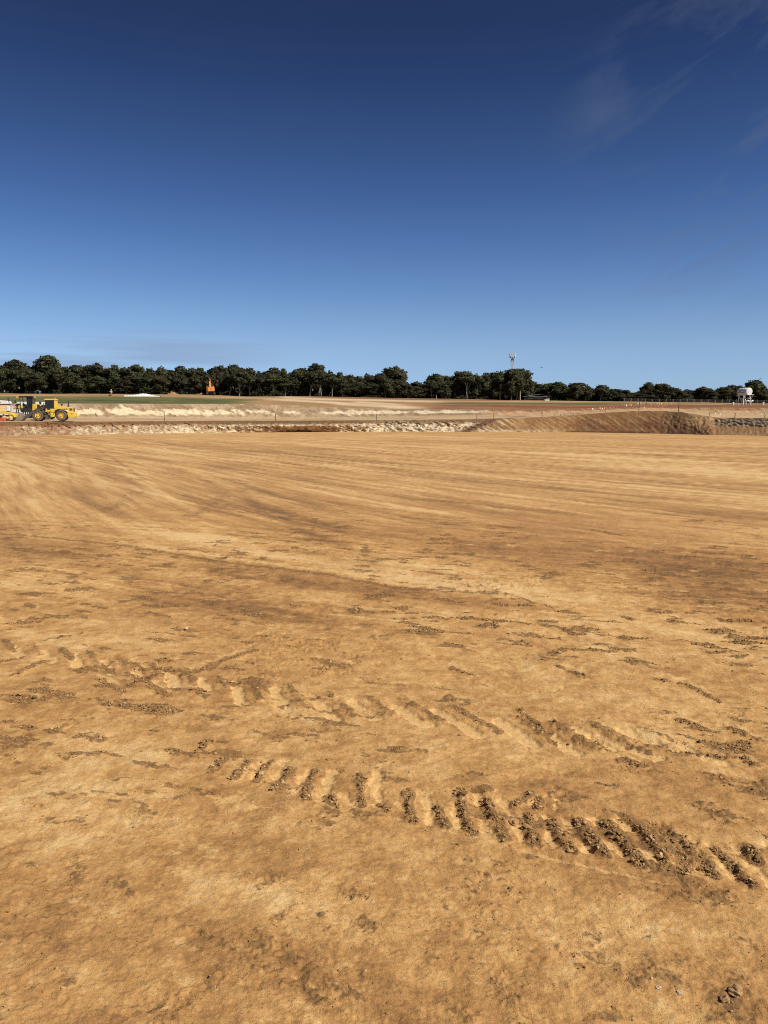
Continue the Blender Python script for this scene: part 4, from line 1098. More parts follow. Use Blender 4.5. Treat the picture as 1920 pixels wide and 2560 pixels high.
# fenders, steps, tank, articulation
for y0, y1 in ((-1.40, -0.82), (0.82, 1.40)):
    MB().prism([(2.22, 1.20), (2.48, 1.62), (2.85, 1.76), (3.85, 1.76), (4.05, 1.62), (3.98, 1.60), (3.82, 1.70), (2.9, 1.70), (2.55, 1.57), (2.30, 1.17)], y0, y1).build('rear_fender', DGR, ld)
    MB().prism([(-0.55, 1.55), (-0.2, 1.72), (0.65, 1.66), (1.12, 1.02), (1.05, 1.0), (0.60, 1.60), (-0.2, 1.66), (-0.5, 1.50)], y0, y1).build('front_fender', DGR, ld)
MB().span(1.72, 2.32, -1.15, -0.60, 0.58, 1.24).build('fuel_tank', YEL, ld, 0.04)
m = MB()
for k in range(3): m.span(1.45, 1.72, -1.20, -0.95, 0.45 + 0.32 * k, 0.50 + 0.32 * k)
m.bar((1.45, -1.18, 0.4), (1.40, -1.18, 1.45), 0.04); m.bar((1.72, -1.18, 0.4), (1.66, -1.18, 1.45), 0.04)
m.build('access_steps', BLK, ld)
m = MB().bar((1.95, -1.22, 1.3), (2.75, -1.22, 1.95), 0.04).bar((2.75, -1.22, 1.95), (4.2, -1.0, 2.02), 0.04).build('handrail', YEL, ld)
MB().prism([(-0.55, 0.55), (-0.60, 1.30), (0.05, 1.75), (0.70, 1.80), (0.95, 1.30), (1.3, 0.9), (1.3, 0.58)], -0.48, 0.48).build('front_frame', DGR, ld, 0.03)
MB().span(1.2, 2.1, -0.32, 0.32, 0.6, 0.85).build('hinge', BLK, ld)
MB().span(-0.1, 0.1, -1.05, 1.05, 0.70, 0.92).build('front_axle', DGR, ld)
MB().span(3.12, 3.32, -1.05, 1.05, 0.70, 0.92).build('rear_axle', DGR, ld)
for y_ in (-0.62, 0.62):
    MB().prism([(0.75, 2.02), (0.92, 1.88), (0.2, 1.42), (-0.75, 1.12), (-1.55, 0.50), (-1.90, 0.32), (-2.05, 0.52), (-1.2, 1.18), (-0.7, 1.50), (0.1, 1.76)], y_ - 0.09, y_ + 0.09).build('lift_arm', YEL if y_ < -9 else DGR, ld, 0.02)
    MB().cyl((0.55, y_ * .8, 0.95), (-0.5, y_ * .8, 1.25), 0.07).cyl((-0.5, y_ * .8, 1.25), (-1.1, y_ * .8, 1.05), 0.04).build('lift_cylinder', BLK, ld)
MB().prism([(-0.6, 1.25), (-0.45, 1.85), (-0.28, 1.85), (-0.25, 1.2), (-0.9, 0.6), (-1.1, 0.7)], -0.12, 0.12).build('tilt_lever', DGR, ld, 0.02)
MB().cyl((0.7, 0, 1.85), (-0.35, 0, 1.72), 0.08).build('tilt_cylinder', BLK, ld)
m = MB()
for y_ in (-0.9, 0.9): m.bar((0.5, y_ * .7, 1.72), (0.45, y_, 2.25), 0.04); m.box((0.40, y_, 2.30), (0.16, 0.26, 0.20))
m.build('work_light', YELD, ld)
# bucket: curved back, floor, side plates and cutting edge
bk = bpy.data.objects.new('bucket', None); COL.objects.link(bk); bk.parent = ld
arc = [(-3.45, 0.04), (-2.55, 0.03), (-2.25, 0.08), (-2.06, 0.25), (-1.98, 0.50), (-2.02, 0.75), (-2.15, 0.92), (-2.42, 1.20)]
inner = [(-2.42 - 0.06, 1.16), (-2.22, 0.90), (-2.10, 0.73), (-2.06, 0.50), (-2.14, 0.30), (-2.30, 0.15), (-2.56, 0.10), (-3.40, 0.09)]
MB().prism(arc + inner, -1.42, 1.42).build('bucket_shell', STEEL, bk)
for y_ in (-1.44, 1.40):
    MB().prism([(-3.40, 0.05), (-2.55, 0.05), (-2.25, 0.10), (-2.08, 0.26), (-2.0, 0.50), (-2.04, 0.74), (-2.16, 0.90), (-2.40, 1.16), (-2.62, 1.12), (-2.72, 0.80)], y_, y_ + 0.04).build('side_plate', STEEL, bk)
MB().span(-3.62, -3.40, -1.46, 1.46, 0.02, 0.07).build('cutting_edge', STEEL, bk)

# ---- black-cabbed motor grader standing behind it
gr = thing('motor_grader', place(72, 118.5, 0.02), R(8), 'motor grader with black cab and amber roof lights behind the loader bucket', 'grader')
for x_ in (1.45, 2.95):
    for y_ in (-0.95, 0.95): wheel(gr, x_, y_, 0.68, 0.42, 0.34, YELD, -1 if y_ < 0 else 1, 18)
for y_ in (-0.95, 0.95): wheel(gr, -4.7, y_, 0.66, 0.40, 0.33, YELD, -1 if y_ < 0 else 1, 18)
MB().prism([(0.95, 1.1), (0.95, 2.05), (1.5, 2.15), (3.85, 2.05), (4.0, 1.8), (4.0, 1.0)], -0.52, 0.52).build('engine_hood', BLK, gr, 0.05)
MB().span(0.62, 1.38, -0.66, 0.66, 1.25, 2.22).build('rear_body', YEL, gr, 0.05)
MB().prism([(0.3, 0.6), (0.2, 1.25), (3.9, 1.25), (4.1, 0.9), (3.6, 0.6)], -0.42, 0.42).build('rear_frame', DGR, gr, 0.03)
for y_ in (-0.74, 0.66): MB().span(0.95, 3.45, y_, y_ + 0.08, 0.55, 0.86).build('tandem_case', DGR, gr)
MB().cyl((3.2, 0.2, 2.05), (3.2, 0.2, 2.75), 0.07).build('exhaust_stack', BLK, gr)
MB().cyl((1.75, -0.1, 2.1), (1.75, -0.1, 2.3), 0.07).cyl((1.75, -0.1, 2.28), (1.75, -0.1, 2.55), 0.17).build('air_intake', BLK, gr)
MB().prism([(-0.85, 1.30), (-0.2, 1.9), (-0.9, 2.05), (-3.6, 1.60), (-5.0, 1.25), (-5.2, 0.95), (-4.6, 0.95), (-3.5, 1.22), (-1.4, 1.62)], -0.17, 0.17).build('front_frame', YEL, gr, 0.03)
MB().span(-4.8, -4.6, -0.8, 0.8, 0.5, 0.78).build('front_axle', DGR, gr)
gc = bpy.data.objects.new('cab', None); COL.objects.link(gc); gc.parent = gr
MB().prism([(-0.85, 1.02), (-1.0, 1.55), (-0.92, 1.62), (0.75, 1.62), (0.78, 1.02)], -0.72, 0.72).build('cab_floor', BLK, gc, 0.03)
MB().prism([(-1.05, 3.22), (-0.95, 3.38), (0.75, 3.40), (0.98, 3.28), (0.96, 3.18)], -0.82, 0.82).build('roof', BLK, gc, 0.04)
m = MB()
for y_ in (-0.70, 0.70):
    m.bar((-0.86, y_, 1.6), (-0.90, y_, 3.22), 0.09); m.bar((0.10, y_, 1.6), (0.06, y_, 3.22), 0.10); m.bar((0.72, y_, 1.6), (0.84, y_, 3.22), 0.10)
m.build('pillars', BLK, gc)
MB().prism([(0.12, 1.62), (0.10, 3.2), (0.84, 3.2), (0.76, 1.62)], -0.66, 0.66).build('rear_glass', GLASS, gc, 0.02)
MB().span(-0.35, 0.1, -0.25, 0.25, 1.62, 1.80).prism([(0.0, 1.78), (0.02, 2.55), (0.12, 2.55), (0.12, 1.78)], -0.24, 0.24).build('driver_seat', BLK, gc, 0.03)
MB().bar((-0.75, 0, 1.6), (-0.55, 0, 2.15), 0.12).cyl((-0.60, 0, 2.12), (-0.50, 0, 2.17), 0.20, n=14).build('steering_column', BLK, gc)
for x_ in (-1.25, 1.22):
    MB().bar((x_ * .78, -0.72, 3.28), (x_, -0.80, 3.20), 0.05).box((x_, -0.80, 3.18), (0.26, 0.20, 0.24)).build('roof_light', AMB, gc, 0.03)
MB().bar((-0.95, -0.7, 2.7), (-1.45, -0.95, 2.6), 0.03).box((-1.48, -0.95, 2.52), (0.12, 0.26, 0.42)).build('mirror', BLK, gc)
MB().lathe((0, 0, 0), [(0.0, 0), (0.78, 0), (0.78, 0.10), (0.62, 0.10), (0.62, 0)], 24).build('turntable', DGR, gr)
tt_ = [o for o in gr.children if o.name.startswith('turntable')][0]; tt_.rotation_euler = (R(90), 0, 0); tt_.location = (-1.9, 0, 0.85)
MB().prism([(-3.4, 1.15), (-3.3, 1.3), (-1.9, 0.98), (-1.2, 0.98), (-1.2, 0.84), (-1.9, 0.84)], -0.35, 0.35).build('drawbar', DGR, gr)
MB().prism([(-1.62, 0.06), (-1.80, 0.22), (-1.84, 0.42), (-1.74, 0.66), (-1.69, 0.64), (-1.79, 0.42), (-1.75, 0.24), (-1.58, 0.08)], -1.7, 1.7).build('blade', STEEL, gr)
for y_ in (-0.45, 0.45): MB().cyl((-1.3, y_, 2.0), (-1.6, y_, 0.95), 0.07).build('blade_lift_cylinder', BLK, gr)
# ripper and hoses bunched below the cab
m = MB()
for k in range(5): m.bar((-0.6 + 0.3 * k, -0.5 - 0.05 * k, 1.1), (-0.45 + 0.26 * k, -0.6, 0.25 + 0.05 * (k % 3)), 0.12)
m.box((0.0, -0.55, 0.62), (1.5, 0.22, 0.25)).build('scarifier', DGR, gr)

# ---- white and yellow tracked road machine, cut by the left edge of the picture
tm = thing('tracked_road_machine', place(24, 109.5, 0.02), R(10), 'white and yellow tracked road machine cut off by the left edge', 'road machine')
def crawler(parent, x):
    root = bpy.data.objects.new('crawler_track', None); COL.objects.link(root); root.parent = parent
    def loop(r0, hw, x0):
        return [(x0 + sgn * hw + r0 * math.cos(t), 0.38 + r0 * math.sin(t)) for sgn, a0 in ((1, -90), (-1, 90)) for t in [R(a0 + 180 * k / 10) for k in range(11)]]
    for y_ in (-1.05, 0.75):
        o_, i_ = loop(0.38, 0.42, x), loop(0.32, 0.42, x); n = len(o_)
        v = [(a, y, b) for pts in (o_, i_) for y in (y_, y_ + 0.30) for a, b in pts]; f = []
        for k in range(n):
            k2 = (k + 1) % n
            f += [(k, k2, n + k2, n + k), (2 * n + k, 3 * n + k, 3 * n + k2, 2 * n + k2), (k, 2 * n + k, 2 * n + k2, k2), (n + k, n + k2, 3 * n + k2, 3 * n + k)]
        MB().add(v, f).build('track_belt', BLK, root)
        m = MB().cyl((x - 0.42, y_ + 0.02, 0.38), (x - 0.42, y_ + 0.28, 0.38), 0.27).cyl((x + 0.42, y_ + 0.02, 0.38), (x + 0.42, y_ + 0.28, 0.38), 0.24)
        m.build('track_wheel', CREAMP, root)
        m = MB().span(x - 0.42, x + 0.42, y_ - 0.03, y_ + 0.2, 0.26, 0.52).build('track_frame', CREAMP, root, 0.02)
        m = MB()
        for k in (-1, 1): m.cyl((x + 0.19 * k, y_ - 0.05, 0.36), (x + 0.19 * k, y_ - 0.02, 0.36), 0.08)
        m.build('roller', REDP, root)
crawler(tm, 0.05); crawler(tm, -3.6)
MB().prism([(-4.6, 0.95), (-4.6, 1.3), (-0.2, 1.22), (0.45, 1.05), (0.78, 0.85), (0.86, 0.45), (0.70, 0.42), (0.60, 0.72), (0.2, 0.86), (-0.8, 0.92)], -1.0, 1.0).build('chassis', YEL, tm, 0.03)
MB().span(-4.5, -0.1, -0.92, 0.92, 1.24, 1.62).build('lower_panel', CREAMP, tm, 0.04)
MB().span(-0.08, 0.32, -0.92, 0.92, 1.30, 1.92).build('front_panel', WHT, tm, 0.04)
MB().span(-0.92, -0.12, -0.90, 0.90, 1.63, 1.90).build('side_panel', CREAMP, tm, 0.04)
MB().span(-4.5, -1.0, -0.80, 0.80, 1.63, 1.95).build('engine_bay', BLK, tm)
MB().span(-0.90, 0.05, -0.85, 0.85, 1.91, 2.12).build('control_panel', YEL, tm, 0.03)
MB().span(-4.5, 0.1, -0.75, 0.75, 2.125, 2.20).build('shadow_gap_frame', BLK, tm)
MB().prism([(-4.8, 2.21), (-4.8, 2.50), (-1.2, 2.74), (0.02, 2.66), (0.20, 2.42), (0.15, 2.21)], -0.95, 0.95).build('hood', WHT, tm, 0.05)
MB().prism([(-2.6, 2.42), (-0.75, 2.50), (-0.70, 2.42), (-2.6, 2.32)], -0.965, -0.955).build('hood_stripe', BLK, tm)
MB().span(-1.5, -0.6, -1.0, -0.93, 0.72, 1.05).build('belly_panel', WHT, tm)
MB().cyl((0.12, -0.4, 2.3), (0.12, -0.4, 2.8), 0.08).cyl((0.12, -0.4, 2.75), (0.06, -0.4, 3.1), 0.075).build('exhaust_stack', BLK, tm)
m = MB().bar((0.28, -0.75, 1.2), (0.36, -0.75, 2.0), 0.10).bar((0.42, -0.6, 1.0), (0.5, -0.6, 1.9), 0.07)
m.build('hydraulic_ram', GALV, tm)

# ---- low red plastic barrier at the far left
rb = thing('road_barrier', place(2, 107.8, 0.0), R(6), 'low red plastic barrier on the ground at the far left edge', 'barrier')
MB().prism([(-0.7, 0.0), (-0.7, 0.12), (-0.55, 0.42), (0.45, 0.42), (0.6, 0.12), (0.6, 0.0)], -0.2, 0.2).build('barrier_body', REDP, rb, 0.03)
MB().span(-0.5, 0.4, -0.17, -0.13, 0.22, 0.34).build('reflector', WHT, rb)

# ---- white work van parked behind the machines
vn = thing('work_van', place(64, 126, 0.0), R(10), 'white work van parked behind the grader, mostly hidden', 'van')
MB().prism([(-2.9, 0.35), (-2.95, 0.9), (-2.5, 1.15), (-1.75, 1.3), (-1.05, 2.28), (-0.7, 2.48), (2.75, 2.48), (2.9, 2.3), (2.95, 0.4)], -0.98, 0.98).build('van_body', WHT, vn, 0.08)
MB().prism([(-1.62, 1.34), (-1.02, 2.20), (-0.35, 2.22), (-0.35, 1.34)], -1.0, 1.0).build('front_window', GLASS, vn)
MB().span(-0.15, 1.1, -0.995, 0.995, 1.42, 2.1).build('side_window', GLASS, vn, 0.02)
for x_ in (-1.95, 1.85):
    for y_ in (-0.88, 0.88): wheel(vn, x_, y_, 0.35, 0.24, 0.21, GALV, -1 if y_ < 0 else 1, 10)
MB().box((-2.88, -0.7, 0.85), (0.12, 0.30, 0.18)).build('headlight', GLASS, vn, 0.02)
MB().box((-2.88, 0.7, 0.85), (0.12, 0.30, 0.18)).build('headlight', GLASS, vn, 0.02)

# ---- orange excavator seen from behind on the far rise
EX = 254.0
ex = thing('excavator', place(527, EX, 0.0), R(13), 'orange excavator seen from behind at the foot of the trees', 'excavator')
ex.scale = (0.86, 0.95, 1.0)
for y_ in (-1.3, 1.3):
    tr_ = bpy.data.objects.new('track', None); COL.objects.link(tr_); tr_.parent = ex; tr_.location = (y_, 0, 0)
    pts = [(1.6 * sg + 0.45 * math.cos(t), 0.45 + 0.45 * math.sin(t)) for sg, a0 in ((1, -90), (-1, 90)) for t in [R(a0 + 180 * k / 8) for k in range(9)]]
    v = [(x_, a, b) for x_ in (-0.3, 0.3) for a, b in pts]; n = len(pts)
    MB().add(v, [tuple(range(n)), tuple(range(2 * n - 1, n - 1, -1))] + [(k, k + n, (k + 1) % n + n, (k + 1) % n) for k in range(n)]).build('track_belt', BLK, tr_)
    MB().cyl((-0.33, 1.6, 0.45), (0.33, 1.6, 0.45), 0.30).cyl((-0.33, -1.6, 0.45), (0.33, -1.6, 0.45), 0.30).build('sprocket', DGR, tr_)
MB().span(-1.0, 1.0, -0.9, 0.9, 0.5, 0.95).build('undercarriage', BLK, ex)
MB().cyl((0, 0, 0.95), (0, 0, 1.15), 0.75).build('slew_ring', BLK, ex)
up = bpy.data.objects.new('house', None); COL.objects.link(up); up.parent = ex; up.rotation_euler = (0, R(-3), 0)
v = [(-1.45, -1.2, 1.15), (-1.0, -2.1, 1.2), (1.0, -2.1, 1.2), (1.45, -1.2, 1.15), (1.45, 0.2, 1.15), (-1.45, 0.2, 1.15)]
v2 = [(x_, y_, 2.45 if y_ < -1 else 2.35) for x_, y_, _ in v]
MB().add(v + v2, [(0, 1, 2, 3, 4, 5), (11, 10, 9, 8, 7, 6)] + [(k, (k + 1) % 6, (k + 1) % 6 + 6, k + 6) for k in range(6)]).build('counterweight', ORG, up, 0.10)
MB().span(-1.4, 1.4, 0.2, 1.7, 1.15, 1.9).build('deck', ORG, up, 0.04)
MB().span(-1.42, -0.45, 0.3, 1.9, 1.9, 3.05).build('cab', BLK, up, 0.06)
MB().span(0.5, 1.4, 0.25, 1.3, 1.9, 2.6).build('tool_box', BLK, up, 0.05)
m = MB().bar((-1.3, -1.0, 2.4), (-1.3, -1.0, 2.9), 0.06).bar((-1.3, -1.0, 2.9), (-0.5, -1.0, 2.9), 0.06).bar((1.3, -1.0, 2.4), (1.3, -1.0, 2.85), 0.06).bar((1.3, -1.0, 2.85), (0.6, -1.0, 2.85), 0.06)
m.build('guard_rail', AMB, up)
MB().box((0.95, -0.4, 2.62), (0.35, 0.35, 0.3)).build('air_cleaner', GALV, up, 0.03)
def xprism(pts, x0, x1):
    n = len(pts); v = [(x0, a, b) for a, b in pts] + [(x1, a, b) for a, b in pts]
    return MB().add(v, [tuple(range(n)), tuple(range(2 * n - 1, n - 1, -1))] + [(k, k + n, (k + 1) % n + n, (k + 1) % n) for k in range(n)])
xprism([(0.8, 1.7), (0.5, 2.2), (1.4, 4.2), (2.6, 5.2), (3.1, 5.0), (2.1, 4.0), (1.5, 1.9)], -0.27, 0.27).build('boom', ORG, up, 0.03)
xprism([(2.3, 5.5), (2.9, 5.6), (3.9, 3.0), (4.1, 2.0), (3.8, 2.0), (2.7, 4.4)], -0.2, 0.2).build('dipper_arm', ORG, up, 0.03)
for x_ in (-0.5, 0.5): MB().cyl((x_, 1.3, 1.9), (x_, 1.7, 3.6), 0.10).build('boom_cylinder', DGR, up)
MB().cyl((0, 1.6, 4.5), (0, 2.5, 5.6), 0.12).build('arm_cylinder', DGR, up)
xprism([(3.7, 2.0), (4.1, 2.0), (4.5, 1.3), (4.2, 0.8), (3.5, 0.9), (3.3, 1.4)], -0.6, 0.6).build('bucket', DGR, up, 0.03)
# ------------------------------------------------------------------ white water tank on its stand
TK = 246.0
tk = thing('water_tank_stand', place(1860, TK, 0.0), R(-76), 'white horizontal water tank on a tall braced steel stand at the right', 'water tank')
# axis of the tank runs along local x; its right-hand end faces the camera
def capped(x0, x1, r, zc, dish=0.12, n=28):
    prof = []
    for k in range(6): t = k / 5 * math.pi / 2; prof.append((x0 - dish * math.cos(t), max(0.0, r * math.sin(t))))
    for k in range(6): t = k / 5 * math.pi / 2; prof.append((x1 + dish * math.sin(t), r * math.cos(t)))
    v = [(x_, r_ * math.cos(2 * math.pi * k / n), zc + r_ * math.sin(2 * math.pi * k / n)) for x_, r_ in prof for k in range(n)]
    f = [(i * n + k, i * n + (k + 1) % n, (i + 1) * n + (k + 1) % n, (i + 1) * n + k) for i in range(len(prof) - 1) for k in range(n)]
    return MB().add(v, f)
TR, TZ = 1.10, 4.02
tank = capped(-2.1, 2.1, TR, TZ).build('tank', WHT, tk, smooth=True)
m = MB()
for x_ in (-1.2, 0.0, 1.2): m.cyl((x_ - 0.03, 0, TZ), (x_ + 0.03, 0, TZ), TR + 0.015, n=28)
m.build('weld_bands', WHT, tank)
MB().cyl((0.2, 0, TZ + TR - 0.03), (0.2, 0, TZ + TR + 0.10), 0.28).build('hatch', WHT, tank)
# dark lettering along the camera side of the tank; too far off to read in the photo
glyph = [[(0,0,1,0),(0.5,1,0,0),(0.5,1,1,0)], [(0,0,0,1),(0,1,1,0.5),(1,0.5,0,0)], [(0,0,0.5,1),(0.5,1,1,0),(0.2,0.4,0.8,0.4)], [(0,0,0,1),(0,1,1,1),(1,1,1,0),(0,0,1,0)], [(0,0,0,1),(0,1,1,1),(0,0,1,0)], [(0,0,0,1),(0,0.5,1,1),(0,0.5,1,0)]]
for i, strokes in enumerate(glyph):
    m = MB()
    for (xa, za, xb, zb) in strokes:
        def on(u, w):
            x_ = -1.75 + i * 0.56 + u * 0.40; ang = R(180 + -2 - 24 + 40 * w)
            # height band on the camera side of the shell
            th = R(-18 + 46 * w); return (x_, -(TR + 0.02) * math.cos(th), TZ + (TR + 0.02) * math.sin(th))
        m.bar(on(xa, za), on(xb, zb), 0.13, 0.10)
    m.build('letter', BLK, tank)
legs = [(-1.5, -0.85), (-1.5, 0.85), (1.5, -0.85), (1.5, 0.85)]
for lx, ly in legs:
    l_ = MB().bar((lx, ly * 1.12, -0.25), (lx, ly, 3.35), 0.17).build('leg', WHT, tk)
    MB().box((lx, ly * 1.12, 0.06), (0.42, 0.42, 0.14)).build('foot_plate', WHT, l_)
for ly in (-0.86, 0.86):
    MB().bar((-1.5, ly, 3.0), (0.0, ly, 0.95), 0.11).build('brace', WHT, tk); MB().bar((1.5, ly, 3.0), (0.0, ly, 0.95), 0.11).build('brace', WHT, tk)
    MB().bar((0.0, ly, -0.2), (0.0, ly, 1.0), 0.11).build('brace_post', WHT, tk)
    MB().span(-1.9, 1.9, ly - 0.09, ly + 0.09, 3.02, 3.20).build('cradle_beam', WHT, tk)
for lx in (-1.5, 1.5):
    MB().bar((lx, -0.86, 1.85), (lx, 0.86, 1.85), 0.11).build('cross_beam', WHT, tk)
    MB().prism([(lx - 0.1, 3.2), (lx - 0.1, 3.42), (lx + 0.1, 3.42), (lx + 0.1, 3.2)], -0.95, 0.95).build('saddle', WHT, tk)
MB().span(1.55, 2.55, -1.0, 1.25, 2.95, 3.08).build('platform', WHT, tk)
MB().bar((2.5, 1.1, 2.95), (1.7, 1.0, 1.7), 0.08).build('platform_strut', WHT, tk)
MB().bar((-1.9, -0.6, 2.85), (-2.75, -0.9, 2.80), 0.16).build('outlet_arm', WHT, tk)
MB().cyl((2.2, -0.7, 1.15), (2.2, -0.05, 1.15), 0.26).build('fitting_drum', WHT, tk, smooth=False)
MB().cyl((2.2, 0.75, 1.15), (2.2, 1.35, 1.15), 0.26).build('fitting_drum', WHT, tk, smooth=False)
MB().bar((2.2, -0.1, 1.15), (2.2, 0.8, 1.15), 0.10).bar((2.2, 0.35, 0.0), (2.2, 0.35, 1.15), 0.12).build('pump_pipe', BLK, tk)
MB().cyl((2.3, 0.0, 0.78), (2.3, 0.75, 0.78), 0.14).build('valve', WHT, tk)
MB().bar((1.9, -0.4, 2.95), (1.9, -0.4, -0.1), 0.16).build('downpipe', BLK, tk)
for i, (px, D, lab) in enumerate([(1832.5, 243, 'small white plastic drum on the ground left of the water tank'), (1907.5, 247, 'small white plastic drum on the ground right of the water tank')]):
    d_ = thing('plastic_drum', place(px, D, 0.0), 0.3, lab, 'drum', 'white drums by the tank')
    MB().lathe((0, 0, 0), [(0.0, 0), (0.27, 0), (0.30, 0.06), (0.30, 0.38), (0.285, 0.40), (0.30, 0.42), (0.30, 0.76), (0.27, 0.82), (0.0, 0.82)], 16).build('drum_body', WHT, d_).rotation_euler = (R(90), 0, 0)
    MB().cyl((0.12, 0.1, 0.82), (0.12, 0.1, 0.86), 0.06).build('cap', BLK, d_)

# ------------------------------------------------------------------ phone mast behind the trees
PM = 336.0
POLE = paint('dull_grey_steel', (0.24, 0.25, 0.26), 0.6, 0.1)
pm = thing('phone_mast', place(1279, PM, 0.0), R(12), 'grey phone mast with panel antennas rising above the trees', 'mast')
b_ = ground_z(1279, PM); hm = z_of(883, PM) - b_
def up_(py): return z_of(py, PM) - b_
MB().cyl((0, 0, -0.3), (0, 0, hm * 0.98), 0.36, 0.16, 14).build('pole', POLE, pm, smooth=True)
m = MB()
for k in range(3):
    a = R(120 * k + 30); c, s_ = math.cos(a), math.sin(a); a2 = R(120 * (k + 1) + 30)
    for z_ in (up_(886), up_(893)):
        m.bar((0, 0, z_), (c * 0.95, s_ * 0.95, z_), 0.10); m.bar((c * 0.95, s_ * 0.95, z_), (math.cos(a2) * .95, math.sin(a2) * .95, z_), 0.08)
m.build('headframe', GALV, pm)
for k in range(6):
    a = R(60 * k + 8); c, s_ = math.cos(a), math.sin(a)
    q = Matrix.Rotation(a, 3, 'Z')
    an = MB().box((c * 1.22, s_ * 1.22, (up_(883.5) + up_(894)) / 2), (0.16, 0.42, up_(883.5) - up_(894)), q).build('panel_antenna', WHT, pm, 0.03)
    MB().box((c * 0.98, s_ * 0.98, up_(892.5)), (0.26, 0.36, 0.75), q).build('radio_unit', DGR, an)
for k, py in enumerate((898, 902.5, 907, 911)):
    for sg in (-1, 1):
        MB().box((sg * (0.50 + 0.06 * (k % 2)), -0.15, up_(py)), (0.34, 0.34, 0.62 - 0.05 * k)).build('equipment_box', DGR if k < 2 else GALV, pm, 0.03)
m = MB()
for k in range(14): m.box((0.0, -0.42 + 0.012 * k, up_(918) - 0.55 * k), (0.5, 0.05, 0.05))
m.build('climbing_rungs', GALV, pm)['kind'] = 'stuff'

# ------------------------------------------------------------------ low shed among the trees
SD = 292.0
sh = thing('farm_shed', place(1342, SD, 0.0), R(-6), 'low dark shed with pale pitched roof under the trees', 'shed')
ROOF = paint('pale_roof_sheet', (0.42, 0.43, 0.43), 0.4, 0.2); DWALL = paint('dark_shed_wall', (0.04, 0.04, 0.038), 0.8, 0.2)
MB().span(-4.6, 4.4, -1.5, 3.0, -0.3, 1.55).build('wall', DWALL, sh)
v = [(-5.0, -1.9, 1.55), (1.0, -1.9, 2.35), (1.0, 3.4, 2.35), (-5.0, 3.4, 1.55)]
MB().add(v + [(a, b, c - 0.10) for a, b, c in v], [(0, 1, 2, 3), (7, 6, 5, 4), (0, 4, 5, 1), (1, 5, 6, 2), (2, 6, 7, 3), (3, 7, 4, 0)]).build('roof', ROOF, sh)
v = [(1.05, -1.9, 2.32), (5.0, -1.9, 1.45), (5.0, 3.4, 1.45), (1.05, 3.4, 2.32)]
MB().add(v + [(a, b, c - 0.10) for a, b, c in v], [(0, 1, 2, 3), (7, 6, 5, 4), (0, 4, 5, 1), (1, 5, 6, 2), (2, 6, 7, 3), (3, 7, 4, 0)]).build('roof', DWALL, sh)
MB().span(-3.0, 3.6, -1.98, -1.90, 1.36, 1.50).build('gutter', ROOF, sh)
MB().span(3.2, 4.5, -2.4, -1.55, 0.75, 0.90).build('awning', ROOF, sh)
MB().span(-1.2, 0.6, -1.56, -1.505, -0.2, 1.2).build('door', BLK, sh)
wt = thing('water_trough', place(1367, 281, 0.0), 0.1, 'small pale concrete trough on the rise in front of the shed', 'trough')
MB().prism([(-0.8, 0.0), (-0.85, 0.45), (-0.75, 0.45), (-0.72, 0.12), (0.72, 0.12), (0.75, 0.45), (0.85, 0.45), (0.8, 0.0)], -0.35, 0.35).build('basin', WHT, wt)
MB().span(-0.72, 0.72, -0.37, -0.34, 0.1, 0.44).build('front_side', WHT, wt); MB().span(-0.72, 0.72, 0.34, 0.37, 0.1, 0.44).build('rear_side', WHT, wt)

# ------------------------------------------------------------------ star pickets along the bench
RUST = paint('rusty_picket', (0.10, 0.062, 0.040), 0.8, 0.2)
def picket_mesh():
    m = MB()
    for k in range(3):
        a = R(120 * k + 90); m.box((math.cos(a) * 0.024, math.sin(a) * 0.024, 0.5), (0.055, 0.022, 1.0), Matrix.Rotation(a, 3, 'Z'))
    o = m.build('picket_proto', RUST); me = o.data; bpy.data.objects.remove(o); return me
PK = picket_mesh()
PKS = [(411, 1028, 1053.4, 3, 'lone tall star picket on the bench right of the loader'), (689, 1034.5, 1052.6, 3, 'star picket on the bench below the middle of the grass edge'), (755, 1052, 1062, -0.2, 'short stake on the face of the lower bank'),
       (941, 1034, 1051, 3, 'star picket on the bench above the whitest rock face'), (1192, 1034, 1048, 4, 'left one of two star pickets above the dark soil tongue'), (1234, 1033, 1047, 7, 'right one of two star pickets above the dark soil tongue'),
       (1355, 1025, 1043.5, 10, 'tall star picket at the start of the ramp crest'), (1387, 1035, 1041.5, 11, 'first of three short stakes on the ramp crest'), (1401, 1035, 1040.5, 11, 'middle of three short stakes on the ramp crest'), (1412, 1034, 1040, 11, 'third of three short stakes on the ramp crest'),
       (1513, 1021, 1033, 11, 'star picket halfway up the ramp crest'), (1597, 1005, 1029, 11, 'tallest star picket holding the bunting near the spoil heap'), (1696, 1006.5, 1029, 10, 'star picket at the right end of the orange bunting'),
       (1696.5, 1061, 1075, 4.5, 'leftmost short stake at the foot of the spoil heap'), (1718, 1058, 1073, 4.2, 'second short stake at the foot of the spoil heap'),
       (1774.5, 1033, 1048, 12.6, 'star picket at the left end of the right rock face'), (1836.5, 1032, 1047.5, 13, 'star picket in the middle of the right rock face edge'), (1912, 1033, 1047, 13, 'star picket at the right edge of the photo')]
PKO = {}
for px, top, base, a, lab in PKS:
    D = float(L0(px, 2)) + a; p = place(px, D, -0.15); h = z_of(top, D) - p.z
    o = link('star_picket', PK, None, None, p); s_ = 1.05 if 'short' not in lab else 0.8; o.scale = (s_, s_, h); o.rotation_euler = (R(random.Random(px).uniform(-2, 2)), R(random.Random(px + 1).uniform(-2, 2)), px)
    tag(o, lab, 'picket', 'pickets along the earthworks'); PKO[px] = (p, h)
WIRE = paint('dark_wire', (0.10, 0.08, 0.06), 0.6, 0.1)
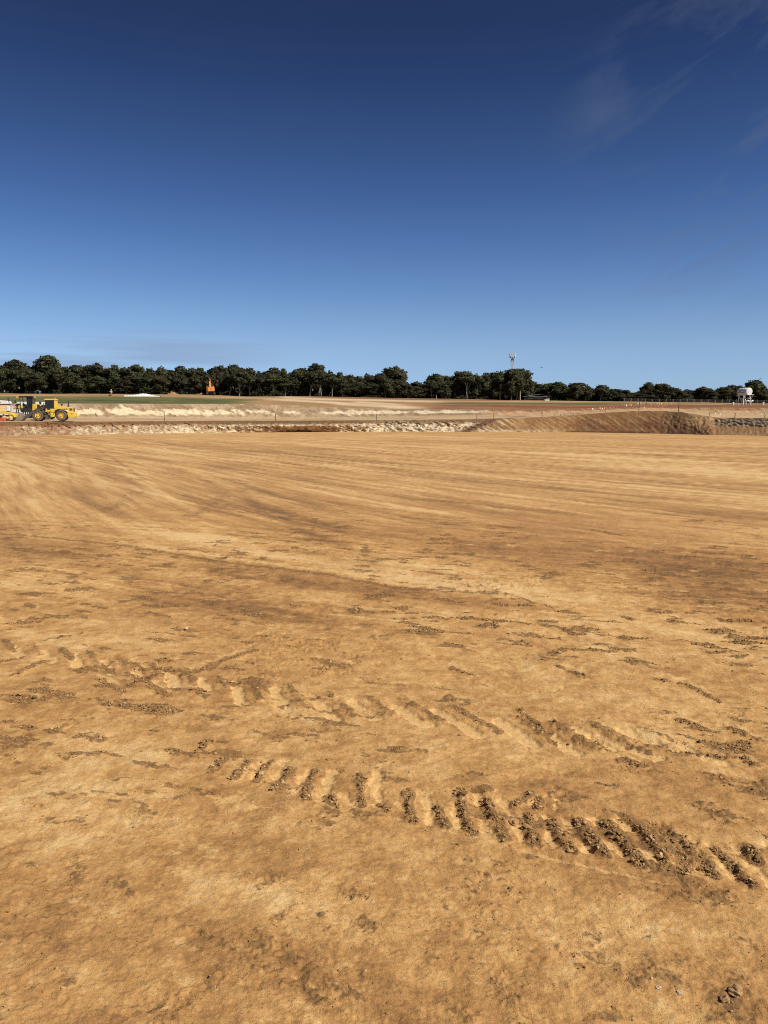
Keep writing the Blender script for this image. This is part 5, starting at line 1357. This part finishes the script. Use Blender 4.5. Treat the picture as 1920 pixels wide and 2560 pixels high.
def strand(name, pts, r_, label, cat, mat, group=None):
    v, f = tube(pts, [r_] * len(pts), 4); me = bpy.data.meshes.new(name); me.from_pydata([tuple(q) for q in v], [], f); me.materials.append(mat)
    return tag(link(name, me), label, cat, group)
def run(pxs, frac):
    P = [PKO[q][0] + Vector((0, 0, PKO[q][1] * frac)) for q in pxs]; out = []
    for a, b in zip(P[:-1], P[1:]):
        for k in range(8): t = k / 8; out.append(a.lerp(b, t) - Vector((0, 0, 0.35 * 4 * t * (1 - t) * 0.25)))
    return out + [P[-1]]
strand('fence_wire', run([1192, 1234, 1355, 1513], 0.62), 0.012, 'thin sagging wire strung between the pickets up the ramp crest', 'wire', WIRE)

# ------------------------------------------------------------------ bunting: flags on a cord, each flag a part
FLO = paint('orange_flag', (0.85, 0.20, 0.07), 0.6, 0.05); FLW = paint('white_flag', (0.82, 0.78, 0.72), 0.6, 0.05); FLP = paint('faded_pink_flag', (0.80, 0.42, 0.30), 0.6, 0.1)
def flag_mesh(mat):
    m = MB().add([(-0.13, -0.012, 0), (0.13, -0.012, 0), (0.05, -0.05, -0.34), (-0.04, -0.04, -0.36), (-0.13, 0.012, 0), (0.13, 0.012, 0), (0.05, -0.026, -0.34), (-0.04, -0.016, -0.36)],
                 [(0, 1, 2, 3), (7, 6, 5, 4), (0, 4, 5, 1), (1, 5, 6, 2), (2, 6, 7, 3), (3, 7, 4, 0)])
    o = m.build('flag_proto', mat); me = o.data; bpy.data.objects.remove(o); return me
FM = {'o': flag_mesh(FLO), 'w': flag_mesh(FLW), 'p': flag_mesh(FLP)}
def bunting(keys, n, pattern, label, size=1.0):
    """keys: (px, py, D) points of the cord"""
    P = [Vector((x_of(px, D, z_of(py, D)), D, z_of(py, D))) for px, py, D in keys]; pts = []
    for a, b in zip(P[:-1], P[1:]):
        for k in range(10): t = k / 10; pts.append(a.lerp(b, t) - Vector((0, 0, 0.5 * t * (1 - t))))
    pts.append(P[-1])
    root = bpy.data.objects.new('bunting_line', None); COL.objects.link(root); root.location = pts[0]
    v, f = tube([q - pts[0] for q in pts], [0.012] * len(pts), 4); me = bpy.data.meshes.new('cord'); me.from_pydata([tuple(q) for q in v], [], f); me.materials.append(FLP); link('cord', me, None, root)
    rn = random.Random(n)
    for k in range(n):
        t = (k + rn.uniform(0.2, 0.8)) / n * (len(pts) - 1); i = int(t); q = pts[i].lerp(pts[min(i + 1, len(pts) - 1)], t - i) - pts[0]
        o = link('flag', FM[pattern[k % len(pattern)]], None, root, q); s_ = size * 0.62 * rn.uniform(0.7, 1.35); o.scale = (s_, s_, s_); o.rotation_euler = (rn.uniform(-.5, .3), rn.uniform(-.4, .4), rn.uniform(-.9, .9))
    tag(root, label, 'bunting', 'bunting over the earthworks')
bunting([(1443, 1021, 150), (1500, 1018, 148), (1513, 1018, 144), (1560, 1011, 142), (1597, 1006.5, 138)], 22, 'opowopoow', 'upper left line of orange and white bunting above the ramp', 1.25)
bunting([(1597, 1006, 138), (1640, 1006.5, 136), (1696, 1006, 132)], 15, 'wowoopo', 'upper line of orange and white bunting right of the tallest picket', 1.3)
bunting([(1597, 1016, 138), (1640, 1013, 136), (1670, 1010, 134)], 10, 'owoo', 'lower line of orange bunting right of the tallest picket', 1.2)
bunting([(1405, 1033.5, 158), (1440, 1031.5, 156), (1500, 1028.5, 153), (1513, 1027.5, 150)], 24, 'powpopow', 'low line of pink and white bunting behind the ramp crest', 1.0)
bunting([(1180, 1032, 172), (1260, 1031, 172), (1350, 1030, 170), (1400, 1030, 168)], 22, 'ppwp', 'faded line of pink bunting at the foot of the red slope', 0.9)
bunting([(1778, 1031.5, 128), (1836, 1032, 127), (1912, 1032.5, 124), (1960, 1033, 123)], 26, 'wwpw', 'line of white flags along the right bench', 0.85)

# ------------------------------------------------------------------ farm fence along the far paddock
FD = 262.0
POST = paint('weathered_post', (0.30, 0.28, 0.25), 0.85, 0.2)
def post_mesh():
    o = MB().box((0, 0, 0.5), (0.14, 0.14, 1.2)).build('post_proto', POST, None, 0.02); me = o.data; bpy.data.objects.remove(o); return me
PO = post_mesh()
ff = bpy.data.objects.new('farm_fence', None); COL.objects.link(ff); o0 = place(1560, FD + 18); ff.location = o0
tag(ff, 'grey post and wire farm fence in front of the trees at the right', 'fence')
pp = []
for px in np.arange(1560, 1990, 17.5):
    q = place(float(px), FD + 18, 0.0) - o0; pp.append(q); o = link('post', PO, None, ff, q); o.scale = (1, 1, random.Random(int(px)).uniform(1.0, 1.25))
for z_ in (0.45, 0.8, 1.1):
    v, f = tube([q + Vector((0, -0.08, z_)) for q in pp], [0.02] * len(pp), 4); me = bpy.data.meshes.new('wire'); me.from_pydata([tuple(q) for q in v], [], f); me.materials.append(POST); link('wire', me, None, ff)

# ------------------------------------------------------------------ small things in the grass field
WS = 228.0
SHEET = paint('white_sheeting', (0.82, 0.81, 0.76), 0.6, 0.05)
ga, gb = 312, 402
nx, ny = 60, 10
rgs = np.random.RandomState(12); P = np.zeros((ny, nx, 3)); c0 = place(356, WS, 0)
for i in range(nx):
    px = ga + (gb - ga) * i / (nx - 1); t = i / (nx - 1)
    hh = 0.28 + 0.55 * math.exp(-((t - 0.52) / 0.22) ** 2) + 0.05 * math.sin(i * 1.3) + 0.04 * rgs.rand()
    if t > 0.75: hh *= max(0.15, 1 - (t - 0.75) * 2.6)
    for j in range(ny):
        w_ = j / (ny - 1); y_ = WS - 1.0 + 2.0 * w_; g_ = ground_z(px, WS)
        P[j, i] = (x_of(px, WS, g_), y_, g_ - 0.04 + hh * math.sin(w_ * math.pi) ** 0.5 + 0.03 * rgs.rand())
ws = link('sheeting_heap', grid_mesh('sheeting_heap', P - np.array(c0), True), SHEET, None, c0)
tag(ws, 'long low heap of white sheeting lying in the green field', 'sheeting')
# small mound of orange earth
MD = 252.0
c0 = place(432, MD, 0.0); n = 26; P = np.zeros((n, n, 3))
for j in range(n):
    for i in range(n):
        u, w_ = i / (n - 1) * 2 - 1, j / (n - 1) * 2 - 1; r_ = math.hypot(u, w_)
        nzv = float(perlin(np.array([u * 3 + 5.2]), np.array([w_ * 3 + 1.1]), 401)[0])
        P[j, i] = (u * 2.1, w_ * 1.6, max(-0.2, 1.0 * max(0, 1 - r_ ** 1.3) * (1 + 0.5 * nzv) + 0.12 * nzv * (r_ < 0.95) - 0.1))
MOUND = paint('orange_earth', (0.34, 0.165, 0.075), 0.95, 0.4)
mo = link('earth_mound', grid_mesh('earth_mound', P, True), MOUND, None, c0); tag(mo, 'small mound of orange earth at the far edge of the field', 'mound')
c1 = place(503, 256, 0.0); mo2 = link('earth_mound', mo.data, None, None, c1); mo2.scale = (1.6, 1, 0.55); mo2.rotation_euler = (0, 0, 2.2)
tag(mo2, 'low flat mound of earth left of the orange excavator', 'mound')
# pale blue awning in the shade of the trees
aw = thing('shade_awning', place(95, 266, 0.0), 0.1, 'small pale blue awning on posts under the trees above the loader', 'awning')
AWN = paint('pale_blue_cloth', (0.45, 0.55, 0.62), 0.6, 0.05)
MB().prism([(-0.8, 1.02), (0, 1.22), (0.8, 1.02), (0.8, 0.96), (0, 1.16), (-0.8, 0.96)], -0.8, 0.8).build('canopy', AWN, aw)
for a, b in ((-.7, -.7), (.7, -.7), (-.7, .7), (.7, .7)): MB().bar((a, b, -0.1), (a, b, 1.0), 0.06).build('post', GALV, aw)

# ------------------------------------------------------------------ person in the field: one body, clothes and hat as children
PD = 232.0
pe = thing('person', place(278.5, PD, 0.0), R(25), 'person in yellow top, tan trousers and white hard hat standing in the field', 'person')
def skin(name, verts, edges, rad, mat, parent, sub=2):
    me = bpy.data.meshes.new(name); me.from_pydata(verts, edges, [])
    o = link(name, me, mat, parent)
    o.modifiers.new('skin', 'SKIN'); me.skin_vertices[0].data[0].use_root = True
    for i, r_ in enumerate(rad): me.skin_vertices[0].data[i].radius = (r_, r_) if not isinstance(r_, tuple) else r_
    s_ = o.modifiers.new('sub', 'SUBSURF'); s_.levels = sub; s_.render_levels = sub
    return o
SKN = paint('skin', (0.42, 0.24, 0.16), 0.6, 0.0); HIV = paint('hi_vis_yellow', (0.78, 0.55, 0.10), 0.7, 0.1); TRO = paint('tan_trousers', (0.50, 0.30, 0.13), 0.8, 0.1); BOOT = paint('work_boots', (0.06, 0.045, 0.03), 0.7, 0.3)
bv = [(0, 0, .98), (0, 0, 1.18), (0, 0, 1.42), (0, 0, 1.53), (0, -.01, 1.66), (0, 0, 1.76), (.19, 0, 1.43), (.25, -.02, 1.15), (.24, -.10, .90), (.245, -.13, .80), (-.19, 0, 1.43), (-.36, -.12, 1.26), (-.56, -.20, 1.20), (-.64, -.23, 1.20),
      (.10, 0, .92), (.12, -.02, .50), (.13, .03, .10), (.14, -.12, .04), (-.10, 0, .92), (-.15, .02, .50), (-.20, .06, .10), (-.22, -.09, .04)]
be = [(0, 1), (1, 2), (2, 3), (3, 4), (4, 5), (2, 6), (6, 7), (7, 8), (8, 9), (2, 10), (10, 11), (11, 12), (12, 13), (0, 14), (14, 15), (15, 16), (16, 17), (0, 18), (18, 19), (19, 20), (20, 21)]
br = [.145, .14, .165, .062, .10, .085, .075, .055, .042, .04, .075, .055, .042, .04, .095, .068, .05, .045, .095, .068, .05, .045]
skin('body', bv, be, br, SKN, pe)
skin('shirt', [(0, 0, .95), (0, 0, 1.18), (0, 0, 1.44), (.19, 0, 1.43), (.25, -.02, 1.15), (-.19, 0, 1.43), (-.36, -.12, 1.26)], [(0, 1), (1, 2), (2, 3), (3, 4), (2, 5), (5, 6)], [.17, .165, .19, .10, .075, .10, .075], HIV, pe)
skin('trousers', [(0, 0, .98), (.10, 0, .90), (.12, -.02, .50), (.13, .03, .12), (-.10, 0, .90), (-.15, .02, .50), (-.20, .06, .12)], [(0, 1), (1, 2), (2, 3), (0, 4), (4, 5), (5, 6)], [.165, .115, .088, .075, .115, .088, .075], TRO, pe)
for bx, by in ((.135, -.03), (-.21, 0.0)): MB().prism([(bx - .06, .0), (bx - .06, .16), (bx + .06, .16), (bx + .06, .0)], by - .14, by + .10).build('boot', BOOT, pe, 0.03)
MB().add(*[q for q in (lambda m: (m.v, m.f))(MB().lathe((0, 0, 0), [(0.0, .13), (.07, .12), (.115, .07), (.125, .0), (.17, -.01), (.17, -.02), (.12, -.02)], 18))]).build('hard_hat', WHT, pe).rotation_euler = (R(90), 0, 0)
[o for o in pe.children if o.name.startswith('hard_hat')][0].location = (0, 0, 1.76)
MB().box((0, -.115, 1.67), (.03, .04, .05)).build('nose', SKN, pe, 0.01)
# survey staff case at the feet
kb = thing('tool_bag', place(275, PD - 0.6, 0.0), 0.4, 'small dark green tool bag on the grass beside the person', 'bag')
MB().prism([(-.38, 0), (-.40, .28), (-.25, .42), (.25, .42), (.40, .28), (.38, 0)], -.18, .18).build('bag_body', paint('dark_green_canvas', (0.03, 0.05, 0.03), 0.8, 0.1), kb, 0.04)
m = MB()
for k in range(8):
    a, b = R(180 * k / 8), R(180 * (k + 1) / 8); m.bar((-.15 * math.cos(a), 0, .42 + .12 * math.sin(a)), (-.15 * math.cos(b), 0, .42 + .12 * math.sin(b)), 0.025)
m.build('strap', BLK, kb)

# ------------------------------------------------------------------ a bird crossing the sky
BD = 180.0; zb = z_of(919, BD)
bd = thing('bird', Vector((x_of(1354, BD, zb), BD, zb)), R(30), 'small dark bird in flight right of the phone mast', 'bird')
BRD = paint('bird_plumage', (0.03, 0.03, 0.03), 0.7, 0.0)
MB().lathe((0, 0, 0), [(0.0, -.26), (.03, -.22), (.05, -.14), (.065, -.02), (.06, .08), (.035, .14), (.042, .19), (.02, .24), (0.0, .28)], 10).build('body', BRD, bd, smooth=True)
for sg in (-1, 1):
    v = [(0, -.06, .02), (0, .09, .02), (sg * .22, .11, .12), (sg * .24, -.05, .12), (sg * .46, .02, .07), (sg * .45, -.04, .07)]
    v = v + [(a, b, c - .012) for a, b, c in v]
    MB().add(v, [(0, 1, 2, 3), (3, 2, 4, 5), (9, 8, 7, 6), (11, 10, 8, 9), (0, 6, 7, 1), (1, 7, 8, 2), (2, 8, 10, 4), (4, 10, 11, 5), (5, 11, 9, 3), (3, 9, 6, 0)]).build('wing', BRD, bd)

# ------------------------------------------------------------------ a few single stones and big clods on the near ground
def pad_h(px, py):
    q = pad_xy(px, py); r_ = math.hypot(*q); a = math.atan2(q[0], q[1])
    i = int(np.searchsorted(rr, r_)); j = int(np.searchsorted(az, a)); return Vector((q[0], q[1], float(H[i, j])))
def stone(name, px, py, size, mat, label, cat, seed, flat=0.65):
    rg = np.random.RandomState(seed); bm = bmesh.new(); bmesh.ops.create_icosphere(bm, subdivisions=3, radius=1.0)
    for v in bm.verts:
        c = v.co.copy(); k = 1 + 0.30 * math.sin(c.x * 3.1 + seed) * math.cos(c.y * 2.7) + 0.16 * math.sin(c.z * 7 + c.x * 5 + seed) + rg.uniform(-.05, .05)
        v.co = Vector((c.x * k * 1.2, c.y * k, c.z * k * flat))
    me = bpy.data.meshes.new(name); bm.to_mesh(me); bm.free(); me.materials.append(mat)
    o = link(name, me, None, None, pad_h(px, py) + Vector((0, 0, size * flat * 0.35))); o.scale = (size,) * 3; o.rotation_euler = (0, 0, seed)
    return tag(o, label, cat)
CLAYB = NT('big_clod_clay'); _co = CLAYB.n('ShaderNodeTexCoord').outputs['Object']; CLAYB.set(Base_Color=CLAYB.ramp(CLAYB.noise(3, 5, 0.6, _co), [(0.3, (0.30, 0.17, 0.07)), (0.7, (0.50, 0.31, 0.13))]), Roughness=0.95);
PEB = paint('white_pebble', (0.52, 0.40, 0.26), 0.85, 0.4)
stone('pebble', 931, 2255, 0.007, PEB, 'small white pebble lying alone left of the smooth rolled strip', 'pebble', 3)
stone('pebble', 1700, 2480, 0.007, PEB, 'pale pebble left of the large clod at the bottom right', 'pebble', 4)
stone('pebble', 1645, 2467, 0.007, PEB, 'pale pebble by the small crumbled patch at the bottom right', 'pebble', 6)
stone('clay_clod', 1840, 2482, 0.020, CLAYB.m, 'largest brown clay clod in the bottom right corner', 'clod', 7, 0.8)
stone('clay_clod', 1812, 2500, 0.012, CLAYB.m, 'smaller clay clod touching the largest one at the bottom right', 'clod', 9, 0.8)
stone('clay_clod', 1285, 2050, 0.018, CLAYB.m, 'brown clay clod standing up among the bars of the nearest track', 'clod', 11, 0.8)
